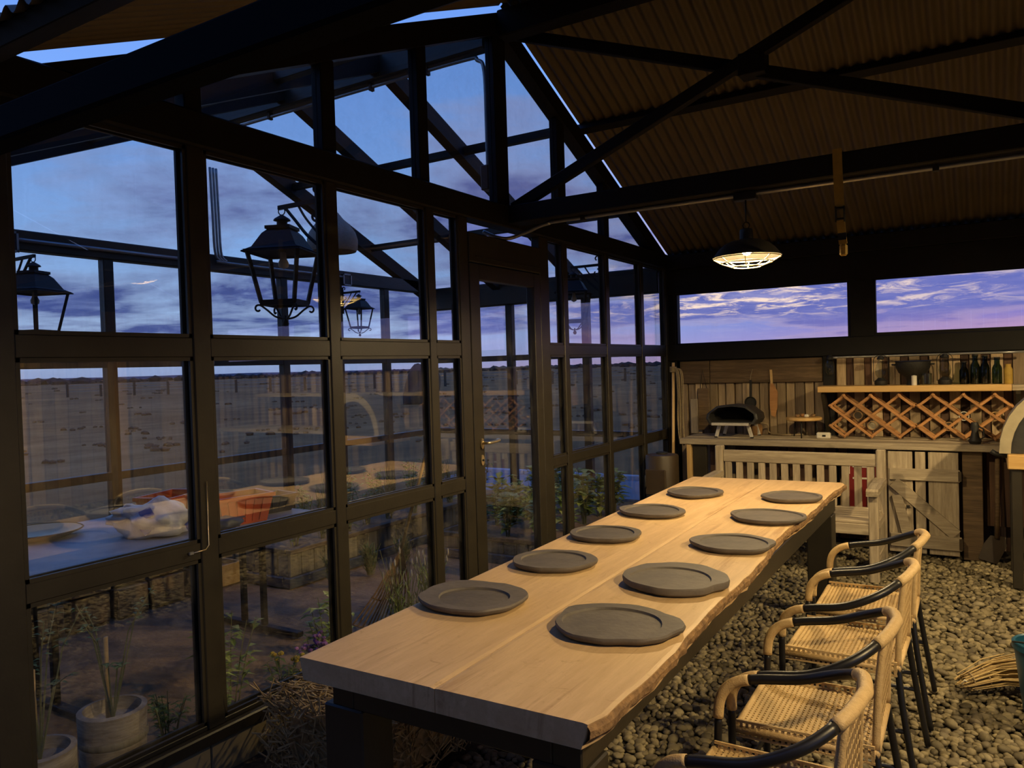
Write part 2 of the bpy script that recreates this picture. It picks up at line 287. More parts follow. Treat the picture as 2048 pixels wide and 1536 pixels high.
# ------------------------------------------------------------------ mesh builder
class MB:
    def __init__(s): s.v = []; s.f = []
    def add(s, vs, fs):
        b = len(s.v); s.v += [tuple(x) for x in vs]; s.f += [tuple(i+b for i in q) for q in fs]; return s
    def box(s, a, b):
        x0, x1 = sorted((a[0], b[0])); y0, y1 = sorted((a[1], b[1])); z0, z1 = sorted((a[2], b[2]))
        return s.add([(x0, y0, z0), (x1, y0, z0), (x1, y1, z0), (x0, y1, z0), (x0, y0, z1), (x1, y0, z1), (x1, y1, z1), (x0, y1, z1)],
                     [(0, 3, 2, 1), (4, 5, 6, 7), (0, 1, 5, 4), (1, 2, 6, 5), (2, 3, 7, 6), (3, 0, 4, 7)])
    def bbox(s, a, b, r=.004):             # chamfered box
        x0, x1 = sorted((a[0], b[0])); y0, y1 = sorted((a[1], b[1])); z0, z1 = sorted((a[2], b[2]))
        r = min(r, (x1-x0)*.4, (y1-y0)*.4, (z1-z0)*.4)
        V = []; idx = {}
        for ix, X in enumerate((x0, x1)):
            for iy, Yv in enumerate((y0, y1)):
                for iz, Z in enumerate((z0, z1)):
                    sx, sy, sz = (r if ix == 0 else -r), (r if iy == 0 else -r), (r if iz == 0 else -r)
                    idx[ix, iy, iz, 0] = len(V); V.append((X, Yv+sy, Z+sz))
                    idx[ix, iy, iz, 1] = len(V); V.append((X+sx, Yv, Z+sz))
                    idx[ix, iy, iz, 2] = len(V); V.append((X+sx, Yv+sy, Z))
        I = lambda *a: idx[a]; Fs = []
        Fs += [(I(0,0,0,0), I(0,0,1,0), I(0,1,1,0), I(0,1,0,0)), (I(1,0,0,0), I(1,1,0,0), I(1,1,1,0), I(1,0,1,0))]
        Fs += [(I(0,0,0,1), I(1,0,0,1), I(1,0,1,1), I(0,0,1,1)), (I(0,1,0,1), I(0,1,1,1), I(1,1,1,1), I(1,1,0,1))]
        Fs += [(I(0,0,0,2), I(0,1,0,2), I(1,1,0,2), I(1,0,0,2)), (I(0,0,1,2), I(1,0,1,2), I(1,1,1,2), I(0,1,1,2))]
        for a_ in (0, 1):
            for b_ in (0, 1):
                Fs.append((I(0,a_,b_,1), I(1,a_,b_,1), I(1,a_,b_,2), I(0,a_,b_,2)))
                Fs.append((I(a_,0,b_,0), I(a_,1,b_,0), I(a_,1,b_,2), I(a_,0,b_,2)))
                Fs.append((I(a_,b_,0,0), I(a_,b_,1,0), I(a_,b_,1,1), I(a_,b_,0,1)))
        for a_ in (0, 1):
            for b_ in (0, 1):
                for c_ in (0, 1): Fs.append((I(a_,b_,c_,0), I(a_,b_,c_,1), I(a_,b_,c_,2)))
        return s.add(V, Fs)
    def bar(s, p, q, wd, ht, up=(0, 0, 1), ch=0):   # oriented box from p to q
        p, q = Vector(p), Vector(q); d = (q-p); L = d.length; d.normalize(); u = Vector(up)
        if abs(d.dot(u)) > .98: u = Vector((0, 1, 0))
        sd = d.cross(u).normalized(); u = sd.cross(d).normalized()
        t = MB(); (t.bbox if ch else t.box)((0, -wd/2, -ht/2), (L, wd/2, ht/2), *((ch,) if ch else ()))
        return s.add([p+d*x+sd*y+u*z for x, y, z in t.v], t.f)
    def tube(s, pts, r, n=8, cap=True):
        pts = [Vector(p) for p in pts]; rs = r if isinstance(r, (list, tuple)) else [r]*len(pts)
        rings = []; ref = None; V = []
        for i, p in enumerate(pts):
            a = pts[max(i-1, 0)]; b = pts[min(i+1, len(pts)-1)]; d = (b-a).normalized()
            if ref is None:
                ref = Vector((0, 0, 1)) if abs(d.z) < .9 else Vector((1, 0, 0))
            u = (ref-d*ref.dot(d))
            if u.length < 1e-5: u = d.orthogonal()
            u.normalize(); ref = u; v = d.cross(u)
            for k in range(n):
                an = 2*pi*k/n; V.append(p+(u*math.cos(an)+v*math.sin(an))*rs[i])
        Fs = []
        for i in range(len(pts)-1):
            for k in range(n):
                k2 = (k+1) % n; Fs.append((i*n+k, i*n+k2, (i+1)*n+k2, (i+1)*n+k))
        if cap: Fs.append(tuple(range(n-1, -1, -1))); Fs.append(tuple((len(pts)-1)*n+k for k in range(n)))
        return s.add(V, Fs)
    def lathe(s, prof, c=(0, 0, 0), n=24, close=False, open0=False):   # prof = [(r,z)...]
        V = []; Fs = []
        for r, z in prof:
            for k in range(n):
                an = 2*pi*k/n; V.append((c[0]+r*math.cos(an), c[1]+r*math.sin(an), c[2]+z))
        for i in range(len(prof)-1):
            for k in range(n):
                k2 = (k+1) % n; Fs.append((i*n+k, i*n+k2, (i+1)*n+k2, (i+1)*n+k))
        if prof[0][0] > 1e-6 and not open0: Fs.append(tuple(range(n-1, -1, -1)))
        if prof[-1][0] > 1e-6 and not close: Fs.append(tuple((len(prof)-1)*n+k for k in range(n)))
        return s.add(V, Fs)
    def prism(s, poly, ax, a, b):          # polygon in the plane normal to ax, from a to b
        n = len(poly); V = []
        for w_ in (a, b):
            for p in poly:
                q = list(p); q.insert(ax, w_); V.append(tuple(q))
        Fs = [tuple(range(n-1, -1, -1)), tuple(range(n, 2*n))]
        for k in range(n): k2 = (k+1) % n; Fs.append((k, k2, n+k2, n+k))
        return s.add(V, Fs)
    def blob(s, c, r, seed=0, sub=2, amp=.15, freq=2.0):
        v, f = ico(sub)
        V = []
        for p in v:
            k = 1+amp*mnoise.noise(Vector(p)*freq+Vector((seed*3.1, seed*1.7, seed)))
            V.append((c[0]+p[0]*r[0]*k, c[1]+p[1]*r[1]*k, c[2]+p[2]*r[2]*k))
        return s.add(V, f)
    def xf(s, M): s.v = [tuple(M @ Vector(p)) for p in s.v]; return s
    def build(s, name, mat, parent=None, smooth=False, base=None):
        me = bpy.data.meshes.new(name)
        if parent is not None: o0 = ORG.get(parent.name, Vector())
        elif base is not None: o0 = Vector(base)
        else:
            xs = [p[0] for p in s.v]; ys = [p[1] for p in s.v]; zs = [p[2] for p in s.v]
            o0 = Vector(((min(xs)+max(xs))/2, (min(ys)+max(ys))/2, min(zs)))
        me.from_pydata([(p[0]-o0[0], p[1]-o0[1], p[2]-o0[2]) for p in s.v], [], s.f)
        me.materials.append(mat)
        if smooth:
            me.polygons.foreach_set('use_smooth', [True]*len(me.polygons))
            if smooth == 'auto': me.set_sharp_from_angle(angle=.7)
        me.update()
        ob = bpy.data.objects.new(name, me); COL.objects.link(ob)
        if parent is not None: ob.parent = parent
        else: ob.location = o0
        ORG[ob.name] = o0.copy() if hasattr(o0, 'copy') else Vector(o0)
        return ob
ORG = {}
_ICO = {}
def ico(sub):
    if sub not in _ICO:
        import bmesh
        bm = bmesh.new(); bmesh.ops.create_icosphere(bm, subdivisions=sub, radius=1)
        bm.verts.ensure_lookup_table()
        _ICO[sub] = ([tuple(v.co) for v in bm.verts], [tuple(v.index for v in f.verts) for f in bm.faces]); bm.free()
    return _ICO[sub]
def thing(name, label, cat, loc=(0, 0, 0), group=None, kind=None):
    o = bpy.data.objects.new(name, None); COL.objects.link(o); o.location = loc; o.empty_display_size = .1
    ORG[o.name] = Vector(loc)
    if kind: o['kind'] = kind
    if label: o['label'] = label
    if cat: o['category'] = cat
    if group: o['group'] = group
    return o
def tag(o, label, cat, group=None, kind=None):
    o['label'] = label; o['category'] = cat
    if group: o['group'] = group
    if kind: o['kind'] = kind
    return o
def struct(o, label=None):
    o['kind'] = 'structure'
    if label: o['label'] = label
    return o
def copy_tree(o, parent=None):
    c = o.copy(); COL.objects.link(c); c.parent = parent
    for ch in list(o.children): copy_tree(ch, c)
    return c
def curve(pts, n=6):                        # Catmull-Rom through points
    pts = [Vector(p) for p in pts]; out = []
    for i in range(len(pts)-1):
        p0 = pts[max(i-1, 0)]; p1 = pts[i]; p2 = pts[i+1]; p3 = pts[min(i+2, len(pts)-1)]
        for k in range(n):
            t = k/n
            out.append(.5*((2*p1)+(p2-p0)*t+(2*p0-5*p1+4*p2-p3)*t*t+(3*p1-p0-3*p2+p3)*t**3))
    out.append(pts[-1]); return out
def spiral(c, r0, r1, a0, a1, ux, uz, n=14):
    c = Vector(c); ux = Vector(ux); uz = Vector(uz); out = []
    for i in range(n+1):
        t = i/n; a = a0+(a1-a0)*t; r = r0+(r1-r0)*t
        out.append(c+ux*(r*math.cos(a))+uz*(r*math.sin(a)))
    return out

# ================================================================== SETTING
YL, YR, YRG, XF, XE = 1.15, 7.2, 4.22, -2.95, 7.2      # eaves, ridge, far glasshouse wall, end wall
SL = .43
rz = lambda y, a: a-SL*abs(y-YRG)
# ---- ground outside
g = MB(); n = 40
V = []; Fs = []
R = [0, 4, 8, 14, 24, 40, 70, 120, 220, 400, 800, 1600, 3500, 9000]
for i, r in enumerate(R):
    for k in range(n):
        a = 2*pi*k/n; V.append((r*math.cos(a), r*math.sin(a), -.06))
for i in range(len(R)-1):
    for k in range(n):
        k2 = (k+1) % n; Fs.append((i*n+k, i*n+k2, (i+1)*n+k2, (i+1)*n+k))
g.add(V, Fs); struct(g.build('ground', FIELD, base=(0, 0, -.06)), 'dry brown field running out to the horizon')
# ---- floors
fl = MB(); fl.box((0, -2.6, -.05), (XE, YR, -.022)); floor = struct(fl.build('floor', GRIT, base=(0, 0, -.05)), 'floor of loose rounded pebbles')
gf = MB(); NX, NY = 30, 60; V = []; Fs = []
for i in range(NX+1):
    for j in range(NY+1):
        x = XF+(0-XF)*i/NX; y = YL+(YR-YL)*j/NY
        V.append((x, y, -.012+.02*mnoise.noise((x*1.3, y*1.3, 0))+.008*mnoise.noise((x*6, y*6, 3))))
for i in range(NX):
    for j in range(NY): a = i*(NY+1)+j; Fs.append((a, a+NY+1, a+NY+2, a+1))
gf.add(V, Fs); struct(gf.build('floor_soil', SOIL, smooth=True, base=(XF, YL, 0)), 'trodden brown soil floor of the glasshouse')

# ---- glass partition wall (x = 0) ---------------------------------------------------
wl = thing('wall_left', 'black steel framed glass gable wall between room and glasshouse', None, (0, YL, 0), kind='structure')
def part(mb, name, mat, parent, smooth=False): return mb.build(name, mat, parent, smooth)
D = .032
for k in range(8):                                             # plinth boards under the glass
    y0 = YL+k*(YR-YL)/8; y1 = YL+(k+1)*(YR-YL)/8-.006
    part(MB().bbox((-.05, y0, -.06), (.045, y1, .113), .003), 'plinth_block', CONC, wl)
part(MB().bbox((-.055, YL-.05, .115), (.06, 3.74, .165), .006), 'base_beam', STEEL, wl)
part(MB().bbox((-.055, 4.70, .115), (.06, YR, .165), .006), 'base_beam', STEEL, wl)
posts = [(1.16, 1.26), (1.905, 1.985), (2.64, 2.705), (3.40, 3.46), (3.70, 3.795), (4.655, 4.775), (5.0, 5.065), (5.735, 5.80), (6.475, 6.54), (7.09, 7.2)]
for a, b in posts: part(MB().bbox((-D, a, .165), (D, b, 2.45), .004), 'post', STEEL, wl)
part(MB().bbox((-.06, YL-.05, 2.445), (.06, YR, 2.583), .008), 'tie_beam', BLACKST, wl)
rows = [(.185, .84), (.905, 1.628), (1.704, 2.445)]
def pane_bead(y0, y1, z0, z1, par, x=0.0, gm=GLASS, bead=True, bw=.014):
    if bead:
        b = MB(); e = .02
        for xs in (x-e-.006, x+e-.006):
            b.box((xs, y0, z0), (xs+.012, y0+bw, z1)); b.box((xs, y1-bw, z0), (xs+.012, y1, z1))
            b.box((xs, y0, z0), (xs+.012, y1, z0+bw)); b.box((xs, y0, z1-bw), (xs+.012, y1, z1))
        part(b, 'glazing_bead', STEEL, par)
    part(MB().box((x-.003, y0, z0), (x+.003, y1, z1)), 'pane', gm, par)
spans = [(1.26, 1.905), (1.985, 2.64), (2.705, 3.40), (3.46, 3.70), (4.775, 5.0), (5.065, 5.735), (5.80, 6.475), (6.54, 7.09)]
for a, b in spans:
    for z0, z1 in rows: pane_bead(a, b, z0, z1, wl)
    for za, zb in ((.165, .185), (.84, .905), (1.628, 1.704)):
        part(MB().bbox((-D+.004, a, za), (D-.004, b, zb), .003), 'rail', STEEL, wl)
# gable: rafters, studs and glass
def rafter(par, x0, x1, lo, hi, sgn, mat=BLACKST, ylow=None, y0=YRG):
    ye = (YR if sgn > 0 else YL-.12) if ylow is None else ylow
    part(MB().prism([(y0, rz(y0, lo)), (ye, rz(ye, lo)), (ye, rz(ye, hi)), (y0, rz(y0, hi))], 0, x0, x1), 'rafter', mat, par)
rafter(wl, -.05, .05, 3.675, 3.81, 1); rafter(wl, -.05, .05, 3.675, 3.81, -1)
studs = [(1.905, 1.985), (2.635, 2.725), (3.36, 3.445), (4.14, 4.285), (4.965, 5.08), (5.74, 5.83)]
for a, b in studs:
    mx = min(rz(a, 3.68), rz(b, 3.68))
    if mx > 2.6: part(MB().bbox((-D, a, 2.58), (D, b, mx+.03), .004), 'stud', BLACKST, wl)
edges = [1.56, 1.905, 1.985, 2.635, 2.725, 3.36, 3.445, 4.14, 4.285, 4.965, 5.08, 5.74, 5.83, 6.77]
edges = [1.68, 2.635, 2.725, 3.36, 3.445, 4.14, 4.285, 4.965, 5.08, 5.74, 5.83, 6.77]
for k in range(0, len(edges), 2):
    a, b = edges[k], edges[k+1]
    part(MB().prism([(a, 2.583), (b, 2.583), (b, max(2.585, rz(b, 3.675))), (a, max(2.585, rz(a, 3.675)))], 0, -.003, .003), 'gable_pane', GLASS, wl)
# header panel above the door
part(MB().bbox((-.04, 3.795, 2.19), (.04, 4.655, 2.365), .005), 'door_header', STEEL, wl)
part(MB().box((.04, 3.86, 2.222), (.046, 4.64, 2.228)), 'drip_strip', STEEL, wl)
# small hardware seen on the frame
part(MB().bbox((.032, 1.845, .868), (.042, 1.865, .880), .002), 'latch', GALV, wl)
part(MB().tube([(.036, 1.935, 1.14), (.036, 1.935, .89), (.036, 1.92, .875), (.036, 1.86, .873)], .0028, 6), 'casement_stay', HANDLE, wl, True)

# ---- door in the glass wall
dr = thing('door_1', 'narrow black steel door with one tall pane and brass lever', None, (0, 4.22, .10), kind='structure')
b = MB()
b.bbox((-.028, 3.80, .10), (.034, 3.905, 2.185), .004); b.bbox((-.028, 4.565, .10), (.034, 4.65, 2.185), .004)
b.bbox((-.028, 3.905, 2.09), (.034, 4.565, 2.185), .004); b.bbox((-.028, 3.905, .10), (.034, 4.565, .27), .004)
part(b, 'door_frame', STEEL, dr)
part(MB().box((-.003, 3.905, .27), (.003, 4.565, 2.09)), 'pane', GLASS, dr)
hp = MB(); hp.lathe([(.0, 0), (.017, 0), (.017, .008), (0, .008)], n=16)
M = Matrix.Translation((.034, 3.872, 1.095)) @ Matrix.Rotation(pi/2, 4, 'Y') @ Matrix.Diagonal((1.9, 1, 1, 1))
hd = part(hp.xf(M), 'escutcheon', HANDLE, dr, 'auto')
lv = MB(); lv.tube(curve([(.04, 3.872, 1.10), (.075, 3.872, 1.10), (.085, 3.90, 1.10), (.085, 3.985, 1.105), (.075, 4.0, 1.107), (.06, 4.003, 1.107)], 5), .0095, 8); part(lv, 'lever', HANDLE, hd, True)
kp = MB(); kp.lathe([(.0, 0), (.017, 0), (.017, .006), (0, .006)], n=16)
kk = part(kp.xf(Matrix.Translation((.034, 3.872, .995)) @ Matrix.Rotation(pi/2, 4, 'Y') @ Matrix.Diagonal((1.9, 1, 1, 1))), 'key_plate', HANDLE, dr, 'auto')
part(MB().tube([(.038, 3.872, .995), (.046, 3.872, .995)], .007, 10), 'lock_cylinder', IRON, kk, True)

# ---- far gable wall of the glasshouse (x = XF)
wf = thing('wall_far', 'far glazed gable of the glasshouse with lanterns on it', None, (XF, YL, 0), kind='structure')
fposts = [1.2, 2.66, 3.35, 5.04, 5.76, 6.48, 7.16]
for y in fposts: part(MB().bbox((XF-.035, y-.04, -.05), (XF+.035, y+.04, 2.45), .004), 'post', STEEL, wf)
part(MB().bbox((XF-.05, YL-.05, 2.445), (XF+.05, YR, 2.583), .008), 'tie_beam', STEEL, wf)
for za, zb, nm in ((1.64, 1.70, 'rail'), (.80, .86, 'sill_rail'), (.0, .08, 'base_rail')):
    part(MB().bbox((XF-.03, YL, za), (XF+.03, YR, zb), .004), nm, STEEL, wf)
for i in range(len(fposts)-1):
    a, b = fposts[i]+.04, fposts[i+1]-.04
    for z0, z1 in ((.08, .80), (.86, 1.64), (1.70, 2.445)): pane_bead(a, b, z0, z1, wf, XF, GLASS2, False)
rafter(wf, XF-.05, XF+.05, 3.66, 3.80, 1); rafter(wf, XF-.05, XF+.05, 3.66, 3.80, -1)
part(MB().bbox((XF+.04, 4.16, 2.58), (XF+.06, 4.20, 3.62), .002), 'king_stud', STEEL, wf)
fe = [(1.70, 4.16), (4.20, 6.75)]
for a, b in fe:
    pl_ = [(a, 2.583)]+[(b, 2.583)]+[(b, rz(b, 3.66)), (a, rz(a, 3.66))]
    part(MB().prism(pl_, 0, XF-.003, XF+.003), 'gable_pane', GLASS2, wf)
# ---- garden side wall of the glasshouse (y = YR, x XF..0)
wg = thing('wall_garden', 'glazed side wall of the glasshouse facing the field', None, (XF, YR, 0), kind='structure')
gx = [XF+.04, -1.79, -.87, -.07]
for x in gx[:-1]: part(MB().bbox((x-.04, YR-.035, -.05), (x+.04, YR+.035, 2.24), .004), 'post', STEEL, wg)
part(MB().bbox((XF-.05, YR-.06, 2.235), (-.06, YR+.06, 2.485), .01), 'eave_beam', STEEL, wg)
for za, zb, nm in ((1.625, 1.685, 'rail'), (.815, .875, 'sill_rail'), (0, .08, 'base_rail')):
    part(MB().bbox((XF, YR-.03, za), (-.04, YR+.03, zb), .004), nm, STEEL, wg)
for i in range(3):
    a, b = gx[i]+.04, gx[i+1]-.04
    for z0, z1 in ((.08, .815), (.875, 1.625), (1.685, 2.235)): part(MB().box((a, YR-.003, z0), (b, YR+.003, z1)), 'pane', GLASS2, wg)
# ---- glasshouse roof
gr = thing('ceiling_glasshouse', 'clear glazed roof of the glasshouse on dark rafters', None, (XF, YRG, 3.7), kind='structure')
part(MB().bbox((XF-.05, YRG-.05, 3.60), (-.06, YRG+.05, 3.81), .008), 'ridge_beam', STEEL, gr)
for x in (-.97, -1.92):
    for sgn in (1, -1): rafter(gr, x-.045, x+.045, 3.66, 3.79, sgn)
for y in (5.2, 6.26, 3.24, 2.18):
    z = rz(y, 3.74); part(MB().bbox((XF, y-.03, z-.03), (-.05, y+.03, z+.03), .003), 'purlin', STEEL, gr)
part(MB().bbox((XF-.05, YL-.13, 2.30), (-.06, YL-.01, 2.46), .008), 'eave_beam', STEEL, gr)
for i, (xa, xb) in enumerate(((XF, -1.925), (-1.915, -.975), (-.965, -.05))):
    for ye in (YR+.02, YL-.1):
        part(MB().prism([(YRG, 3.815), (ye, rz(ye, 3.815)), (ye, rz(ye, 3.821)), (YRG, 3.821)], 0, xa, xb), 'roof_pane', GLASS2, gr)
cdt = MB(); cdt.tube(curve([(XF+.05, YRG, 3.56), (-1.5, YRG, 3.57), (-.30, YRG, 3.575), (-.14, YRG+.0, 3.55), (-.09, YRG+.0, 3.46), (-.085, YRG, 3.1), (-.085, YRG, 2.75)], 8), .013, 8)
part(cdt, 'conduit', GALV, gr, True)
for x in (-2.6, -2.1, -1.55, -1.05, -.55): part(MB().bbox((x-.012, YRG-.02, 3.545), (x+.012, YRG+.02, 3.60), .002), 'conduit_clip', IRON, gr)
part(MB().bbox((-.12, YRG-.04, 2.70), (-.06, YRG+.04, 2.86), .006), 'junction_box', BLACKP, gr)
cc = MB()
for k, dy_ in enumerate((-.03, .0, .03)):
    cc.tube(curve([(XF+.09, 4.26+dy_, 3.30), (XF+.09, 4.27+dy_, 2.9), (XF+.09, 4.28+dy_, 2.60), (XF+.09, 4.33+dy_, 2.53), (XF+.09, 4.42+dy_, 2.515), (XF+.09, 5.75, 2.515)], 6), .011, 6)
part(cc, 'conduit_bundle', GALV, gr, True)
part(MB().tube([(XF+.07, 2.66, 2.51), (XF+.07, 4.1, 2.51)], .014, 8), 'conduit', GALV, gr, True)
for y, s in ((2.63, .07), (5.82, .06)):
    b = MB(); b.bbox((XF+.05, y-s, 2.49-s), (XF+.09, y+s, 2.49+s), .01); jb = part(b, 'switch_box', BLACKP, gr)
    e = MB()
    for q in ((y-s, y-s+.014), (y+s-.014, y+s)): e.box((XF+.09, q[0], 2.49-s), (XF+.096, q[1], 2.49+s))
    for q in ((2.49-s, 2.49-s+.014), (2.49+s-.014, 2.49+s)): e.box((XF+.09, y-s, q[0]), (XF+.096, y+s, q[1]))
    part(e, 'box_rim', GALV, jb)

# ---- room roof: corrugated sheets, purlins, ridge truss
ce = thing('ceiling', 'corrugated metal roof over the room on black steel purlins', None, (0, YRG, 3.8), kind='structure')
def sheet(x0, x1, ya, yb, a, pitch=.0762, amp=.0145):
    nseg = max(8, int(round((x1-x0)/pitch*8))); xs = [x0+(x1-x0)*i/nseg for i in range(nseg+1)]
    mb = MB(); V = []; Fs = []
    nn = len(xs)
    for th in (0, .0015):
        for y in (ya, yb):
            for x in xs: V.append((x, y, rz(y, a)+amp*math.cos(2*pi*x/pitch)+th))
    for i in range(nseg):
        Fs.append((i, i+1, nn+i+1, nn+i)); Fs.append((2*nn+i, 3*nn+i, 3*nn+i+1, 2*nn+i+1))
    return mb.add(V, Fs)
npan = 9; wd = (XE-.04)/npan
for k in range(npan):
    x0 = .04+k*wd; x1 = x0+wd+.02
    part(sheet(x0, x1, YRG+.01, YR+.05, 3.868), 'roof_sheet', ROOFM, ce, True)
    part(sheet(x0, x1, YRG-.01, 1.03, 3.868), 'roof_sheet', ROOFM, ce, True)
part(MB().prism([(YRG-.16, 3.82), (YRG, 3.895), (YRG+.16, 3.82), (YRG+.16, 3.825), (YRG, 3.90), (YRG-.16, 3.825)], 0, .04, XE), 'ridge_cap', ROOFM, ce)
for y in (5.35, 6.35, 3.05, 1.95):
    z = rz(y, 3.832); part(MB().bar((.02, y, z), (XE, y, z), .07, .05, (0, SL*(1 if y > YRG else -1), 1), .003), 'purlin', BLACKST, ce)
part(MB().bar((-.02, 1.12, rz(1.12, 3.83)), (XE, 1.12, rz(1.12, 3.83)), .12, .05, (0, -SL, 1), .003), 'purlin', BLACKST, ce)
part(MB().bbox((.05, YRG-.06, 3.63), (XE, YRG+.06, 3.80), .008), 'ridge_beam', BLACKST, ce)
part(MB().bbox((-.06, YL-.09, 2.20), (XE, YL-.01, 2.295), .008), 'eave_beam', EAVEM, ce)
part(MB().bbox((0.05, YR-.12, 2.435), (XE, YR+.02, 2.572), .006), 'wall_plate', BLACKST, ce)
part(MB().bbox((.03, 4.22, 2.47), (XE, 4.36, 2.585), .006), 'tie_runner', BLACKST, ce)
YT = 4.29
part(MB().bar((.06, YT, 2.575), (2.65, YT, 3.62), .05, .07, (0, 0, 1), .004), 'diagonal_brace', BLACKST, ce)
part(MB().bar((.03, YT+.055, 3.72), (3.2, YT+.055, 2.52), .05, .07, (0, 0, 1), .004), 'diagonal_brace', BLACKST, ce)
part(MB().bbox((1.52, YT-.03, 3.09), (1.66, YT+.085, 3.21), .004), 'gusset_plate', BLACKST, ce)
cdt = MB(); cdt.tube(curve([(-.10, 4.16, 2.43), (-.03, 4.2, 2.392), (.03, 4.27, 2.385), (.16, 4.3, 2.42), (.3, 4.3, 2.452), (.6, 4.3, 2.458), (3, 4.3, 2.456), (XE, 4.3, 2.456)], 6), .012, 8)
part(cdt, 'conduit', GALV, ce, True)
for x in (.55, 2.45, 3.4): part(MB().bbox((x-.014, 4.28, 2.438), (x+.014, 4.32, 2.475), .002), 'conduit_clip', IRON, ce)
for x in (3.45, XE-.06):                                       # cross trusses out of frame
    part(MB().bbox((x-.05, YL, 2.445), (x+.05, YR-.1, 2.583), .006), 'tie_beam', BLACKST, ce)
    for sgn in (1, -1): rafter(ce, x-.05, x+.05, 3.675, 3.80, sgn)
    part(MB().bbox((x-.05, YL-.08, -.03), (x+.05, YL+.02, 2.35), .005), 'corner_post', BLACKST, ce)

# ---- back wall (y = YR): steel frame, clerestory windows, plank siding
wb = thing('wall_back', 'dark steel framed back wall clad with reclaimed boards', None, (0, YR, 0), kind='structure')
bp = [(.0, .10), (1.65, 1.835), (3.30, 3.45), (4.95, 5.10), (6.6, 6.75)]
for i, (a, b) in enumerate(bp): part(MB().bbox((a, YR-.04, 1.60 if i else -.04), (b, YR+.10, 2.45), .004), 'post', BLACKST, wb)
part(MB().bbox((0.0, YR-.06, 2.205), (XE, YR+.06, 2.44), .006), 'head_beam', BLACKST, wb)
part(MB().bbox((0.0, YR-.06, 1.565), (XE, YR+.06, 1.725), .006), 'cill_beam', BLACKST, wb)
wi = 0
for i in range(4):
    a, b = bp[i][1], bp[i+1][0]; z0 = 1.725 if i == 0 else 1.745
    wn = thing('window_%d' % (i+1), 'long low clerestory window strip under the roof', None, (a, YR, z0), kind='structure')
    part(MB().box((a, YR-.003, z0), (b, YR+.003, 2.205)), 'pane', GLASS2, wn)
    fr = MB(); t_ = .018
    fr.box((a, YR-.03, z0), (a+t_, YR+.03, 2.205)); fr.box((b-t_, YR-.03, z0), (b, YR+.03, 2.205)); fr.box((a, YR-.03, z0-.02), (b, YR+.03, z0+.006)); fr.box((a, YR-.03, 2.197), (b, YR+.03, 2.205))
    part(fr, 'window_frame', BLACKST, wn)
part(MB().box((.0, YR+.055, -.04), (XE, YR+.075, 1.57)), 'backing_sheet', SIDDARK, wb)
x = .12; k = 0
while x < 1.36:                                                # left bay: pale boards over dark gaps
    wv = .062+rnd.random()*.018; proud = k % 2 == 0
    part(MB().bbox((x, YR+.012-(.014 if proud else 0)+rnd.uniform(-.002, .002), -.03), (x+wv, YR+.04, 1.36), .003), 'plank', SIDING, wb); x += wv+rnd.uniform(.004, .012); k += 1
x = 1.53
while x < XE-.1:
    dark = k % 2 == 0; wv = (.052 if dark else .072)+rnd.random()*.012
    part(MB().bbox((x, YR+.02-(0 if dark else .016), -.03), (x+wv, YR+.045, 1.56), .003), 'plank', SIDDARK if dark else SIDING, wb)
    x += wv+.003; k += 1
for a, b in ((.13, .415), (.42, 1.42)): part(MB().bbox((a, YR-.035, 1.345), (b, YR+.0, 1.558), .006), 'top_board', BOARDX, wb)
part(MB().bbox((1.425, YR-.05, .0), (1.515, YR+.03, 1.57), .004), 'stud', BLACKST, wb)
# ---- end wall (x = XE), seen only mirrored in the glass
we = thing('wall_end', 'plank clad end wall of the room', None, (XE, YL, 0), kind='structure')
y = YL
while y < YR:
    wv = .13+rnd.random()*.05
    part(MB().bbox((XE, y, -.03), (XE+.03, y+wv, 2.45+0*y), .004), 'plank', SIDING, we); y += wv+.006
for y in (4.72, 6.0): part(MB().bbox((XE-.10, y-.06, -.03), (XE, y+.06, 2.45), .005), 'post', PINEZ, we)
part(MB().prism([(YL, 2.45), (YR, 2.45), (YRG, 3.75)], 0, XE, XE+.03), 'gable_board', BOARDX, we)
# ---- unseen board wall added behind the camera to block sky light
wfr = thing('wall_sky_block', 'dark board wall added behind the camera to block sky light', None, (-1, -2.6, 0), kind='structure')
x = -6.0
while x < XE:
    part(MB().bbox((x, -2.63, -.05), (x+.19, -2.6, 6.6), .004), 'plank', SIDDARK, wfr); x += .2
# ---- path outside the glasshouse
pt = MB(); pt.box((-4.2, 8.35, -.07), (3, 9.75, -.03)); struct(pt.build('path', PATHM), 'pale grey path beside the glasshouse')
kb = thing('kerb', 'white kerb stones along the far edge of the path', 'kerb', (-3, 9.8, -.06))
for k in range(7): part(MB().bbox((-4.2+k, 9.75, -.06), (-4.2+k+.985, 9.85, .03), .01), 'kerb_stone', KERB, kb)

